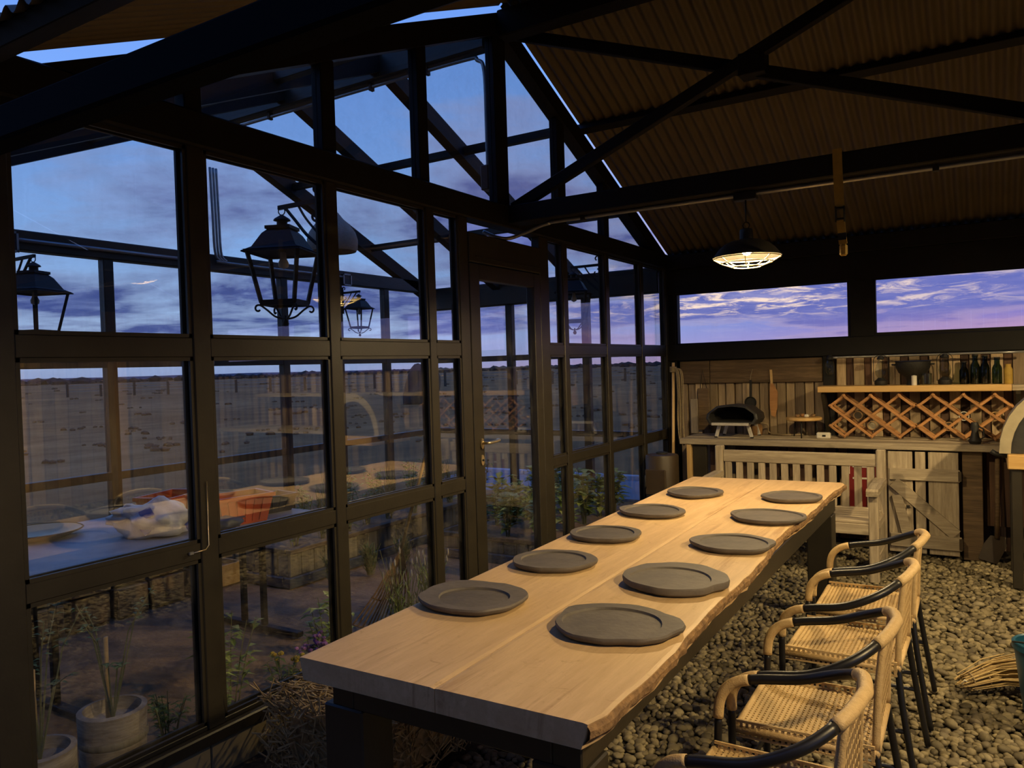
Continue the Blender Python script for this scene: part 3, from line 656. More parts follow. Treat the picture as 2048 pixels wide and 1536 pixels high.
# ================================================================== LAMPS
def pendant(label, loc, strength, cord_top, name='pendant_lamp'):
    x, y, z = loc                                             # z = rim height
    t = thing(name, label, 'lamp', (x, y, z))
    s = MB(); outer = [(.182, 0), (.184, .004), (.176, .012), (.150, .045), (.120, .072), (.085, .088), (.045, .095), (.036, .10), (.034, .15), (.028, .155), (.0, .155)]
    s.lathe(outer, (x, y, z), 40, False, True); shd = part(s, 'shade', SHADE, t, 'auto')
    s2 = MB(); s2.lathe([(.180, .002), (.172, .010), (.146, .042), (.117, .068), (.082, .084), (.03, .088), (0, .088)], (x, y, z), 40, False, True)
    part(s2, 'shade_lining', ENAMEL, shd, True)
    bm_ = emis('bulb_'+label[:12], BULB_COL, strength)
    bu = MB(); bu.lathe([(0, -.030), (.014, -.027), (.026, -.012), (.028, .004), (.020, .022), (.012, .036), (.012, .052)], (x, y, z+.040), 16)
    part(bu, 'bulb', bm_, t, True)
    c = MB()
    def ring(r, zz): c.tube([(x+r*math.cos(a*pi/16), y+r*math.sin(a*pi/16), z+zz) for a in range(33)], .0032, 6, False)
    ring(.178, -.004); ring(.135, -.030); ring(.075, -.052)
    for k in range(8):
        a = k*pi/4+.2; c.tube(curve([(x+r*math.cos(a), y+r*math.sin(a), z+zz) for r, zz in ((.178, -.004), (.135, -.030), (.075, -.052))], 4), .0032, 6)
    part(c, 'wire_cage', CAGE, shd, True)
    cr = MB(); cr.tube([(x, y, z+.19), (x, y, cord_top)], .005, 6); part(cr, 'cord', BLACKP, t, True)
    hk = MB(); hk.tube([(x+.018*math.cos(a*pi/8), y, z+.173+.018*math.sin(a*pi/8)) for a in range(17)], .003, 6, False); part(hk, 'hanging_ring', IRON, t, True)
    part(MB().bbox((x-.06, y-.03, cord_top-.005), (x+.06, y+.03, cord_top+.04), .004), 'ceiling_rose', BLACKP, t)
    return t
pendant('dark enamel pendant lamp with pale wire cage above the far end of the table', (1.535, 4.30, 2.115), BULB_A, 2.43)
pendant('dark enamel pendant lamp hung high above the gravel past the chairs', (4.25, 4.45, 2.52), BULB_B, 3.70)
pendant('dark enamel pendant lamp on the crossbeam beside the open side', (3.45, 1.75, 2.12), BULB_FILL, 2.44)  # added fill lamp, never in view, evens out the light along the table

# domed clay pendant in the glasshouse
t = thing('dome_pendant', 'pale brown clay dome lampshade hanging from the glasshouse ridge', 'lamp', (-1.48, YRG, 2.45))
s = MB(); s.lathe([(.17, 0), (.182, .02), (.185, .09), (.17, .14), (.135, .19), (.085, .24), (.05, .285), (.035, .30), (.0, .30)], (-1.48, YRG, 2.45), 32, True, True); part(s, 'shade', CLAY, t, 'auto')
part(MB().tube([(-1.48, YRG, 2.75), (-1.48, YRG, 3.60)], .006, 6), 'cord', BLACKP, t, True)

# wrought lanterns on brackets
def lantern(label, hook, sc, rot, bdir, blen, drop=.0):
    hx, hy, hz = hook
    t = thing('lantern', label, 'lantern', hook, 'wrought iron lanterns in the glasshouse')
    def fin(mb): return mb.xf(Matrix.Translation(hook) @ Matrix.Rotation(rot, 4, 'Z') @ Matrix.Scale(sc, 4))
    # all below in local units, hook at origin, lantern hanging down
    cp = MB(); cp.lathe([(0, -.045), (.012, -.05), (.05, -.075), (.055, -.085), (.034, -.09), (.034, -.125), (.0, -.125)], n=16); rf = MB(); prof = [(.085, -.125), (.085, -.145), (.075, -.15), (.10, -.175), (.125, -.22), (.15, -.265), (.20, -.295), (.20, -.302)]
    V = []; Fs = []
    for r, z in prof:
        for k in range(4): a = pi/4+k*pi/2; V.append((r*1.38*math.cos(a), r*1.38*math.sin(a), z))
    for i in range(len(prof)-1):
        for k in range(4): k2 = (k+1) % 4; Fs.append((i*4+k, i*4+k2, (i+1)*4+k2, (i+1)*4+k))
    Fs.append((0, 1, 2, 3)); rf.add(V, Fs)
    inn = MB(); inn.add([(r, q, -.285) for r, q in ((.19, .19), (-.19, .19), (-.19, -.19), (.19, -.19))], [(0, 1, 2, 3)]); rf.add(inn.v, inn.f)
    rfo = part(fin(rf), 'roof', IRON, t); part(fin(cp), 'cap', IRON, rfo, 'auto')
    for k in range(4):
        a = pi/4+k*pi/2; ca, sa = math.cos(a), math.sin(a)
        pm = MB(); pm.bar((.235*ca, .235*sa, -.297), (.155*ca, .155*sa, -.62), .022, .022); part(fin(pm), 'corner_post', IRON, t)
    bf = MB()
    for k in range(4):
        a = pi/4+k*pi/2; b_ = a+pi/2
        bf.bar((.155*math.cos(a), .155*math.sin(a), -.62), (.155*math.cos(b_), .155*math.sin(b_), -.62), .022, .035)
    part(fin(bf), 'base_frame', IRON, t)
    for k in range(4):
        a = pi/4+k*pi/2; u = (math.cos(a), math.sin(a), 0)
        path = [Vector(u)*.02+Vector((0, 0, -.72)), Vector(u)*.07+Vector((0, 0, -.705)), Vector(u)*.12+Vector((0, 0, -.665)), Vector(u)*.155+Vector((0, 0, -.64))]
        path = curve(path, 4)+spiral(Vector(u)*.175+Vector((0, 0, -.66)), .027, .010, 2.2, -2.6, u, (0, 0, 1))
        sm = MB(); sm.tube(path, .0065, 6); part(fin(sm), 'scroll_foot', IRON, t, True)
    fm = MB(); fm.lathe([(0, -.775), (.016, -.768), (.022, -.752), (.016, -.736), (.008, -.73), (.008, -.70), (0, -.70)], n=12); part(fin(fm), 'finial', IRON, t, True)
    bb = MB(); bb.lathe([(0, -.40), (.03, -.385), (.034, -.36), (.02, -.33), (.018, -.29), (0, -.29)], n=12); part(fin(bb), 'bulb', WHITEP, t, True)
    rg = MB(); rg.tube([(.022*math.cos(a*pi/8), 0, -.025+.024*math.sin(a*pi/8)) for a in range(17)], .004, 6, False); part(fin(rg), 'hanging_ring', IRON, t, True)
    # bracket back to its post
    B = Vector(bdir).normalized(); H = Vector(hook); L = blen; Z = Vector((0, 0, 1))
    br = MB(); br.bar(H+B*L, H-B*.02, .016, .020)
    br.tube(curve([H+B*.02+Z*0, H+B*(L*.35)-Z*.05*sc*2, H+B*(L*.62)-Z*.20*sc, H+B*(L*.98)-Z*.30*sc], 6), .009*sc+.002, 6)
    br.tube(curve([H+B*(L*.42), H+B*(L*.62)-Z*.10*sc, H+B*(L*.98)-Z*.23*sc], 6), .006*sc+.002, 6)
    br.tube(spiral(H+B*(L*.85)-Z*.09*sc, .05*sc, .018*sc, 1.2, -4.2, B, Z), .006*sc+.002, 6)
    br.tube(spiral(H+B*(L*.90)+Z*.07*sc, .045*sc, .016*sc, -1.2, 4.2, B, Z), .006*sc+.002, 6)
    br.bar(H+B*L+Z*.10*sc, H+B*L-Z*.36*sc, .018, .014)
    part(br, 'bracket', IRON, t)
    return t
h1 = P(563, 415, 1, 2.67)
lantern('large iron lantern on a scroll bracket beside the clay dome lampshade', (h1.x, 2.67, h1.z), .76, .42, (1, 0, 0), abs(h1.x)-.03)
h2 = P(1146, 535, 1, 5.77)
lantern('iron lantern on a scroll bracket behind the panes right of the steel door', (h2.x, 5.77, h2.z), .72, .3, (1, 0, 0), abs(h2.x)-.03)
h3 = P(66, 512, 1, 2.66)
lantern('iron lantern on the far glasshouse gable beside the square switch box', (h3.x, 2.66, h3.z), .80, .35, (-1, 0, 0), h3.x-XF-.035)
h4 = P(717, 583, 1, 5.80)
lantern('small iron lantern with a round bulb on the far glasshouse gable', (h4.x, 5.80, h4.z), .58, .12, (-1, 0, 0), h4.x-XF-.035)

# ratchet strap over the beam
t = thing('ratchet_strap', 'yellow ratchet strap hanging from the roof beam beside the pendant lamp', 'strap', (2.03, 4.20, 2.06))
part(MB().tube([(2.03, 4.20, 2.3), (2.03, 4.2, 2.31)], .001, 4), 'stitching', STRAP, t)
sm = MB()
def ribbon(pts, wv, th=.004):
    pts = [Vector(p) for p in pts]; m_ = MB()
    for a, b in zip(pts[:-1], pts[1:]): m_.bar(a, b, wv, th, (0, 1, 0))
    return m_
part(ribbon([(2.02, 4.205, 2.60), (2.022, 4.205, 2.45), (2.028, 4.20, 2.30)], .045), 'strap_band', STRAP, t)
part(MB().bar((2.02, 4.205, 2.59), (2.02, 4.37, 2.59), .045, .004), 'strap_band', STRAP, t)
part(ribbon([(2.03, 4.20, 2.24), (2.036, 4.20, 2.17), (2.04, 4.20, 2.12)], .038, .012), 'strap_tail', STRAP, t)
rt = MB(); rt.bbox((2.006, 4.185, 2.23), (2.012, 4.215, 2.31), .001); rt.bbox((2.046, 4.185, 2.23), (2.052, 4.215, 2.31), .001); rt.tube([(2.006, 4.20, 2.30), (2.052, 4.20, 2.30)], .008, 8); rt.tube([(2.006, 4.20, 2.245), (2.052, 4.20, 2.245)], .008, 8)
part(rt, 'ratchet', IRON, t)
part(MB().bar((2.036, 4.20, 2.175), (2.037, 4.20, 2.14), .040, .0135, (0, 1, 0)), 'black_label', BLACKP, t)
part(MB().bbox((2.022, 4.19, 2.06), (2.06, 4.212, 2.12), .01), 'end_hook', STRAP, t)

# ================================================================== DINING TABLE
ZT = .76; TH = .062
NL, NR, FR, FLc = Vector((1.0, 1.50)), Vector((1.90, 1.51)), Vector((1.872, 5.22)), Vector((.905, 5.17))
tb = thing('dining_table', 'long pale slab dining table with live edge on black steel frame', 'table', (1.42, 3.35, 0))
NS = 60
def edge_w(i):                                                # wavy live edge offset
    y = i/NS*3.7
    return .018*math.sin(y*1.9+.5)+.010*math.sin(y*5.3)+.007*mnoise.noise((y*7, 0, 0))+.006*mnoise.noise((y*19, 2, 0))
def slab(side):
    mb = MB(); V = []; Fs = []
    for i in range(NS+1):
        t_ = i/NS; L = NL.lerp(FLc, t_); Rr = NR.lerp(FR, t_); Cc = L.lerp(Rr, .52)
        if side == 0: a, b = L, Cc-Vector((.0012, 0)); ab, bb_ = a+Vector((.012, 0)), b
        else:
            k = edge_w(i) if 0 < i < NS else 0
            a, b = Cc+Vector((.0012, 0)), Rr+Vector((k-.012, 0)); ab, bb_ = a, b+Vector((-.018+.012*mnoise.noise((i*.7, 5, 1)), 0))
        dz = .0015*mnoise.noise((i*.35, side*4, 0))
        V += [(a.x, a.y, ZT-.0015), ((a.x*.97+b.x*.03), a.y*.97+b.y*.03, ZT+dz), ((a.x*.03+b.x*.97), a.y*.03+b.y*.97, ZT+dz), (b.x, b.y, ZT-.002), (bb_.x, bb_.y, ZT-TH), (ab.x, ab.y, ZT-TH)]
    for i in range(NS):
        o0, o1 = i*6, (i+1)*6
        for k in range(6): k2 = (k+1) % 6; Fs.append((o0+k, o0+k2, o1+k2, o1+k))
    Fs.append((5, 4, 3, 2, 1, 0)); Fs.append(tuple(NS*6+k for k in range(6)))
    return mb.add(V, Fs)
part(slab(0), 'slab_board', TABLEW, tb); part(slab(1), 'slab_board', TABLEW, tb)
bk = MB(); V = []; Fs = []
for i in range(NS*2+1):                                       # bark strip on the live edge
    t_ = i/(NS*2); Rr = NR.lerp(FR, t_); ii = i/2; k = edge_w(ii) if 0 < i < NS*2 else 0
    b = Rr+Vector((k-.012, 0)); q = .010*mnoise.noise((i*.55, 9, 0)); q2 = .012*mnoise.noise((i*.4, 17, 0))
    V += [(b.x-.003, b.y, ZT-.004), (b.x+.006+q*.6, b.y, ZT-.016), (b.x+.004+q, b.y, ZT-.034), (b.x-.012+q2, b.y, ZT-.05), (b.x-.026+q2, b.y, ZT-TH-.001)]
for i in range(NS*2):
    for k in range(4): Fs.append((i*5+k, (i+1)*5+k, (i+1)*5+k+1, i*5+k+1))
bk.add(V, Fs); part(bk, 'bark_edge', BARK, tb)
zb = ZT-TH
for (xa, xb) in ((1.04, 1.12), (1.755, 1.835)): part(MB().bbox((xa, 1.58, zb-.095), (xb, 5.08, zb-.001), .004), 'frame_beam', STEEL, tb)
for y in (1.58, 5.0): part(MB().bbox((1.12, y, zb-.095), (1.755, y+.08, zb-.001), .004), 'frame_beam', STEEL, tb)
for y in (1.575, 4.89):
    for xa in (1.01, 1.70): part(MB().bbox((xa, y, 0), (xa+.145, y+.13, zb-.093), .005), 'leg', STEEL, tb)

# ---- plates
def slate(label, px, py, rw, rd, seed, off=(0, 0), th=.026, rim=.82, foot=True):
    c = P(px, py, 2, ZT+th); r_ = random.Random(seed); n = 40
    t = thing('slate_plate', label, 'plate', (c.x, c.y, ZT), 'slate plates laid along the table')
    def outline(k, amp, ox=0, oy=0):
        out = []
        for i in range(n):
            a = 2*pi*i/n; q = 1+amp*mnoise.noise((math.cos(a)*1.1+seed*2.3, math.sin(a)*1.1, seed))+amp*.5*mnoise.noise((math.cos(a)*2.6, math.sin(a)*2.6+seed, 3))
            out.append((c.x+ox+math.cos(a)*rw*k*q, c.y+oy+math.sin(a)*rd*k*q))
        return out
    ou = outline(1, .12); inn = [(c.x+off[0]+math.cos(2*pi*i/n)*rw*rim*(1+.03*math.sin(2*pi*i/n*3+seed)), c.y+off[1]+math.sin(2*pi*i/n)*rd*rim) for i in range(n)]
    z0, z1 = ZT+.002, ZT+th; well = z1-.007
    rings = []
    def sc(pts, k): return [(c.x+(p[0]-c.x)*k, c.y+(p[1]-c.y)*k) for p in pts]
    def sci(pts, k): return [(c.x+off[0]+(p[0]-c.x-off[0])*k, c.y+off[1]+(p[1]-c.y-off[1])*k) for p in pts]
    # keep the well inside the outline
    inn = [((ip[0], ip[1]) if math.hypot(ip[0]-c.x, ip[1]-c.y) < .93*math.hypot(op[0]-c.x, op[1]-c.y) else (c.x+(op[0]-c.x)*.93, c.y+(op[1]-c.y)*.93)) for ip, op in zip(inn, ou)]
    seq = [(sc(ou, .90 if foot else .97), z0), (sc(ou, .985), z0+.010), (sc(ou, 1.0), z1-.006), (sc(ou, .985), z1), (inn, z1-.0005), (sci(inn, .975), well), (sci(inn, .5), well), ]
    mb = MB(); V = []; Fs = []
    for pts, z in seq: V += [(p[0], p[1], z) for p in pts]
    for i in range(len(seq)-1):
        for k in range(n): k2 = (k+1) % n; Fs.append((i*n+k, i*n+k2, (i+1)*n+k2, (i+1)*n+k))
    Fs.append(tuple(range(n-1, -1, -1)))
    m0 = MB(); m0.add(V, Fs); rm = part(m0, 'rim', SLATE, t, 'auto')
    wv = MB(); wv.add([(p[0], p[1], well+.0003) for p in sci(inn, .972)], [tuple(range(n))]); part(wv, 'well', SLATE, rm)
ordn = ['nearest the slatted bench', 'second from the slatted bench', 'third from the slatted bench', 'fourth from the slatted bench', 'farthest from the slatted bench']
Lp = [(1388, 981, .165, .16, 1, (0, 0), .82), (1303, 1018, .17, .155, 2, (0, 0), .84), (1212, 1063, .16, .15, 3, (0, -.005), .84), (1108, 1117, .165, .155, 4, (0, .0), .80), (945, 1188, .19, .165, 5, (.02, -.02), .66)]
Rp = [(1582, 990, .165, .155, 6, (0, 0), .88), (1535, 1029, .185, .165, 7, (0, 0), .88), (1466, 1082, .175, .155, 8, (0, 0), .80), (1354, 1150, .185, .175, 9, (-.015, -.03), .78), (1234, 1241, .19, .165, 10, (-.01, -.01), .80)]
for i, (px, py, rw, rd, sd, off, rim) in enumerate(Lp): slate('dark slate plate on the glass wall side of the table, '+ordn[i], px, py, rw, rd, sd, off, .026, rim)
for i, (px, py, rw, rd, sd, off, rim) in enumerate(Rp): slate('dark slate plate on the armchair side of the table, '+ordn[i], px, py, rw, rd, sd, off, .034 if i == 3 else .026, rim)

# ================================================================== ARMCHAIRS
def make_chair():
    t = thing('rattan_armchair', 'x', 'chair', (0, 0, 0), 'rattan armchairs along the table')
    half = lambda s: curve([(-.205, .215*s, 0), (-.20, .23*s, .30), (-.197, .238*s, .48), (-.19, .246*s, .565), (-.155, .254*s, .61), (-.09, .26*s, .632), (.03, .258*s, .655), (.135, .225*s, .70), (.205, .135*s, .742), (.232, .0, .757)], 8)
    rb = .0135
    for s in (1, -1):
        h = half(s); N = len(h)-1
        i1 = next(i for i, p in enumerate(h) if p.z > .50); i2 = next(i for i, p in enumerate(h) if p.x > -.115); i3 = next(i for i, p in enumerate(h) if p.x > .185)
        part(MB().tube(h[:i1+1], rb-.002, 10), 'leg', WRAP, t, True)
        part(MB().tube(h[i1:i2+1], rb+.002, 10), 'arm_binding', RATTAN, t, True)
        part(MB().tube(h[i2:i3+1], rb+.001, 10), 'armrest', WRAP, t, True)
    hb = half(1); i3 = next(i for i, p in enumerate(hb) if p.x > .185); arc = hb[i3:]+[Vector((p.x, -p.y, p.z)) for p in reversed(hb[i3:-1])]
    brl = part(MB().tube(arc, rb+.0035, 12), 'back_rail', RATTAN, t, True)
    for s in (1, -1):
        up = curve([(.205, .125*s, .735), (.192, .15*s, .60), (.185, .172*s, .44)], 5); part(MB().tube(up, .011, 8), 'back_post', RATTAN, t, True)
        lo = curve([(.185, .172*s, .44), (.20, .195*s, .30), (.245, .215*s, 0)], 5); part(MB().tube(lo, .0115, 8), 'leg', WRAP, t, True)
    # woven back panel
    bp_ = MB()
    for k in range(11):
        u = (k-5)/5; bp_.bar((.186, u*.165, .455), (.208-.0*u, u*.115, .735), .009, .003, (1, 0, 0))
    for k in range(7):
        z = .475+k*.038; hw = .165-.05*(z-.455)/.28; xx = .186+.022*(z-.455)/.28; bp_.bar((xx, -hw, z), (xx, hw, z), .003, .007)
    part(bp_, 'woven_back', RATTAN, brl)
    # woven seat
    fr = MB(); ring = [(-.195, -.20), (-.195, .20), (.185, .185), (.185, -.185)]
    for a, b in zip(ring, ring[1:]+ring[:1]): fr.tube([(a[0], a[1], .432), (b[0], b[1], .432)], .012, 8)
    sf = part(fr, 'seat_frame', RATTAN, t, True)
    st = MB(); n = 26
    for k in range(n):
        y = -.19+.38*k/(n-1); sag = .0
        st.bar((-.195, y, .437), (.185, y*.95, .437), .0085, .0035)
    for k in range(n):
        x = -.188+.366*k/(n-1); st.bar((x, -.195, .4395), (x, .195, .4395), .0085, .0035)
    part(st, 'woven_seat', RATTAN, sf)
    for s in (1, -1):
        sk = MB()
        for k in range(22): sk.box((-.185+.36*k/21, .196*s-.0015, .412), (-.185+.36*k/21+.009, .196*s+.0015, .455))
        sk.box((-.195, .196*s-.003, .452), (.185, .196*s+.003, .460)); sk.box((-.195, .196*s-.003, .408), (.185, .196*s+.003, .414))
        part(sk, 'seat_skirt', RATTAN, sf)
        part(MB().tube([(-.20, .225*s, .22), (.215, .20*s, .22)], .008, 8), 'stretcher', WRAP, t, True)
    part(MB().tube([(-.20, .225, .24), (-.20, -.225, .24)], .008, 8), 'stretcher', WRAP, t, True)
    return t
chair = make_chair()
for i, (x, y, rzv) in enumerate(((2.18, 3.755, .02), (2.18, 3.185, -.01), (2.18, 2.50, .02), (2.165, 1.94, -.01))):
    o = chair if i == 0 else copy_tree(chair)
    o.location = (x, y, .012); o.rotation_euler = (0, 0, rzv)
    o['label'] = 'tan woven rattan armchair with black arm wraps, '+ordn[[0, 1, 2, 4][i]]

# ================================================================== STRAW BALES
def bale(label, x0, x1, y0, y1, h, seed):
    r_ = random.Random(seed); t = thing('straw_bale', label, 'bale', ((x0+x1)/2, (y0+y1)/2, 0), 'straw bales used as seats')
    core = MB(); nx, ny = 8, 14; V = []; Fs = []
    core.blob(((x0+x1)/2, (y0+y1)/2, h/2), ((x1-x0)/2*1.18, (y1-y0)/2*1.12, h/2*1.3), seed, 3, .05, 3)
    core.v = [(min(max(p[0], x0+.012), x1-.012), min(max(p[1], y0+.012), y1-.012), min(max(p[2], .002), h-.008)) for p in core.v]
    part(core, 'bale_core', STRAW, t)
    sm = MB()
    for k in range(2300):
        f = r_.random()
        if f < .5: p = Vector((r_.uniform(x0, x1), r_.uniform(y0, y1), h+r_.uniform(-.012, .012))); nrm = Vector((0, 0, 1))
        elif f < .68: p = Vector((x1+r_.uniform(-.01, .01), r_.uniform(y0, y1), r_.uniform(.01, h))); nrm = Vector((1, 0, 0))
        elif f < .8: p = Vector((x0+r_.uniform(-.01, .01), r_.uniform(y0, y1), r_.uniform(.01, h))); nrm = Vector((-1, 0, 0))
        else: p = Vector((r_.uniform(x0, x1), y0+r_.uniform(-.012, .01), r_.uniform(.01, h))); nrm = Vector((0, -1, 0))
        # round the corners
        q = Vector((p.x-(x0+x1)/2, p.y-(y0+y1)/2, 0)); ex = abs(q.x)/((x1-x0)/2); ey = abs(q.y)/((y1-y0)/2)
        p.z -= .05*max(0, ex-.75)**2*4*(1 if nrm.z else 0)+.07*max(0, ey-.8)**2*8*(1 if nrm.z else 0)
        d = Vector((r_.gauss(0, 1), r_.gauss(0, .6), r_.gauss(0, .5))); d -= nrm*d.dot(nrm)*.85
        if d.length < .1: continue
        d.normalize(); L = r_.uniform(.03, .10); q2 = p+d*L
        sm.bar(p, (q2.x, q2.y, max(.004, q2.z)), r_.uniform(.003, .007), .0025, nrm)
    o = part(sm, 'loose_straw', STRAW, t); o['kind'] = 'stuff'
    for yy in (y0+(y1-y0)*.3, y0+(y1-y0)*.7): part(MB().tube([(x0-.004, yy, .01), (x0-.004, yy, h-.02), (x0+.03, yy, h+.004), (x1-.03, yy, h+.004), (x1+.004, yy, h-.02), (x1+.004, yy, .01)], .003, 5), 'twine', ROPE, t)
bale('straw bale seat at the open end, between the plinth and the table leg', .28, .80, 1.98, 2.70, .33, 3)
bale('straw bale seat between two other bales on the glass wall side', .30, .82, 2.92, 3.66, .32, 4)
bale('straw bale seat on the glass wall side, nearest the drum stove', .30, .80, 3.88, 4.62, .32, 5)

# ================================================================== SLATTED BENCH
t = thing('garden_bench', 'weathered grey slatted garden bench at the end of the table', 'bench', (1.36, 6.0, 0))
bx0, bx1, by = .745, 2.0, 6.24
for x in (bx0+.03, bx1-.03): part(MB().bbox((x-.032, by-.03, 0), (x+.032, by+.035, .865), .008), 'back_leg', GREYWZ, t)
for x in (bx0+.03, bx1-.03): part(MB().bbox((x-.03, 5.74, 0), (x+.03, 5.80, .60), .006), 'front_leg', GREYWZ, t)
part(MB().bbox((bx0+.062, by-.02, .735), (bx1-.062, by+.02, .83), .006), 'top_rail', GREYW, t)
part(MB().bbox((bx0+.062, by-.02, .385), (bx1-.062, by+.02, .43), .005), 'lower_rail', GREYW, t)
for k in range(13):
    x = bx0+.10+k*(bx1-bx0-.20)/12; part(MB().bbox((x-.026, by-.012, .425), (x+.026, by+.012, .74), .003), 'back_slat', GREYWZ, t)
for k in range(6): y = 5.755+k*.078; part(MB().bbox((bx0+.03, y, .40), (bx1-.03, y+.066, .422), .004), 'seat_slat', GREYW, t)
part(MB().bbox((bx0+.06, 5.745, .325), (bx1-.06, 5.775, .40), .004), 'apron', GREYW, t)
for x in (bx0+.03, bx1-.03):
    part(MB().prism([(5.70, .60), (6.215, .625), (6.215, .66), (5.95, .655), (5.80, .645), (5.72, .65), (5.695, .635)], 0, x-.038, x+.038), 'armrest', GREYWY, t)
    part(MB().bbox((x-.02, 5.80, .12), (x+.02, 6.21, .165), .004), 'side_rail', GREYWY, t)
    part(MB().bbox((x-.02, 5.80, .345), (x+.02, 6.21, .40), .004), 'side_rail', GREYWY, t)

# ================================================================== COUNTER
CZ = .875
t = thing('worktop', 'long grey timber worktop along the plank wall', 'worktop', (3.2, 6.9, 0))
for a, b in ((6.62, 6.80), (6.805, 6.985), (6.99, 7.15)): part(MB().bbox((.30, a, CZ-.052), (6.0, b, CZ+rnd.uniform(-.003, .001)), .005), 'worktop_board', GREYW, t)
part(MB().bbox((.36, 6.63, 0), (.40, 6.69, CZ-.053), .003), 'support_post', PINEZ, t)
part(MB().bbox((.41, 6.66, 0), (.53, 6.70, CZ-.053), .003), 'support_post', STEEL, t)
for x in (1.90, 2.475, 3.6, 4.8, 5.9): part(MB().bbox((x, 6.68, 0), (x+.09 if x != 2.475 else x+.13, 6.73, CZ-.053), .004), 'support_post', BOARDX, t)
part(MB().bbox((.5, 6.74, .24), (2.0, 7.10, .275), .004), 'lower_shelf', PINE, t)
for k in range(9): part(MB().bbox((.45+k*.235, 7.02, .02), (.45+k*.235+.15, 7.04, CZ-.06), .003), 'back_board', SIDDARK, t)
for k in range(4): part(MB().bbox((2.63+k*.11, 6.78, .25), (2.63+k*.11+.10, 6.80, CZ-.055), .003), 'back_board', SIDDARK, t)
# ---- plank cupboard door
t = thing('plank_door', 'weathered Z-braced plank door standing under the worktop', 'door', (2.21, 6.64, 0))
for a, b in ((1.975, 2.145), (2.163, 2.233), (2.252, 2.452)): part(MB().bbox((a, 6.635, .03), (b, 6.66, .81), .003), 'plank', GREYWZ, t)
bt1 = part(MB().bbox((1.985, 6.612, .592), (2.462, 6.635, .682), .004), 'batten', GREYW, t)
bt2 = part(MB().bbox((1.985, 6.612, .075), (2.468, 6.635, .178), .004), 'batten', GREYW, t)
part(MB().bar((2.015, 6.6235, .575), (2.43, 6.6235, .195), .022, .085, (0, 0, 1)), 'brace', GREYW, t)
part(MB().bar((2.035, 6.624, .475), (2.10, 6.624, .185), .020, .07, (0, 0, 1)), 'brace', GREYW, t)
part(MB().bbox((2.10, 6.61, .375), (2.125, 6.613, .40), .001), 'knot_hole', OVENIN, t)
part(MB().bbox((2.45, 6.605, .60), (2.472, 6.612, .675), .001), 'hinge_leaf', BROWNM, bt1)
part(MB().bbox((2.45, 6.605, .085), (2.475, 6.612, .17), .001), 'hinge_leaf', BROWNM, bt2)
# ---- spade leaning beside it
t = thing('spade', 'old brown spade leaning in the dark bay beside the plank door', 'spade', (2.66, 6.66, 0))
bl = MB(); pts = [(-.075, 0), (.05, -.005), (.085, .14), (.06, .20), (-.03, .19), (-.06, .12)]
bl.prism(pts, 1, 0, .006); part(bl.xf(Matrix.Translation((2.64, 6.66, .01)) @ Matrix.Rotation(-.16, 4, 'X') @ Matrix.Rotation(.2, 4, 'Y')), 'blade', BROWNM, t)
part(MB().tube([(2.69, 6.685, .18), (2.695, 6.70, .40), (2.70, 6.74, .78)], .016, 8), 'shaft', BOARDX, t, True)
# ---- red case
t = thing('red_case', 'dark red metal case with white bands behind the bench slats', 'case', (1.73, 6.86, .275))
part(MB().bbox((1.615, 6.78, .276), (1.905, 6.98, .70), .015), 'body', RED, t)
for z in (.56, .655): part(MB().bbox((1.70, 6.775, z), (1.86, 6.7795, z+.014), .001), 'white_band', WHITEP, t)
part(MB().bbox((1.66, 6.775, .60), (1.68, 6.7795, .67), .001), 'clasp', WHITEP, t)
# things on the lower shelf behind the slats
def bottle(label, x, y, z, r, h, mat, cat='bottle', name='bottle', neck=.38, lid=None, group=None):
    t = thing(name, label, cat, (x, y, z), group)
    b = MB(); b.lathe([(r*.92, 0), (r, r*.2), (r, h*.58), (r*.9, h*.66), (r*neck, h*.78), (r*neck, h*.96), (r*neck*1.15, h*.96), (r*neck*1.15, h), (0, h)], (x, y, z), 16); part(b, 'glass_body', mat, t, 'auto')
    l = MB(); l.lathe([(r*neck*1.05, h), (r*neck*1.05, h*1.05), (0, h*1.05)], (x, y, z), 12); part(l, 'stopper', lid or IRON, t, 'auto')
    return t
bottle('green bottle with a pale label on the shelf beside the red case', 1.945, 6.90, .276, .032, .23, BOTG)
t = tag(MB().bbox((.62, 6.80, .276), (.86, 7.0, .46), .01).build('wooden_box', CRATEW), 'small brown wooden box on the low shelf behind the bench', 'box')
t = thing('storage_tin', 'rusty brown storage tin on the low shelf behind the bench', 'tin', (1.15, 6.9, .276))
part(MB().lathe([(.09, 0), (.095, .01), (.095, .22), (.09, .225), (0, .225)], (1.15, 6.9, .276), 20), 'tin_body', BROWNM, t, 'auto'); part(MB().lathe([(.098, .2255), (.098, .25), (0, .253)], (1.15, 6.9, .276), 20), 'lid', BROWNM, t, 'auto')

# ---- drum stove in the corner
t = thing('drum_stove', 'squat brown enamel drum stove in the corner by the rope', 'stove', (.225, 6.38, 0))
c = (.225, 6.38, 0)
part(MB().lathe([(.135, .0), (.142, .02), (.142, .74), (.135, .755), (.03, .765), (0, .765)], c, 32), 'drum', BROWNM, t, 'auto')
dm = MB(); dm.bbox((.225-.10, 6.38-.155, .42), (.225+.085, 6.38-.13, .64), .008); dd = part(dm, 'stove_door', BROWNM, t)
part(MB().tube([(.135, 6.215, .48), (.135, 6.205, .50), (.135, 6.205, .57), (.135, 6.215, .59)], .006, 6), 'door_handle', IRON, dd, True)
part(MB().lathe([(.05, .765), (.05, .775), (.03, .78), (0, .78)], c, 20), 'flue_plate', IRON, t, 'auto')

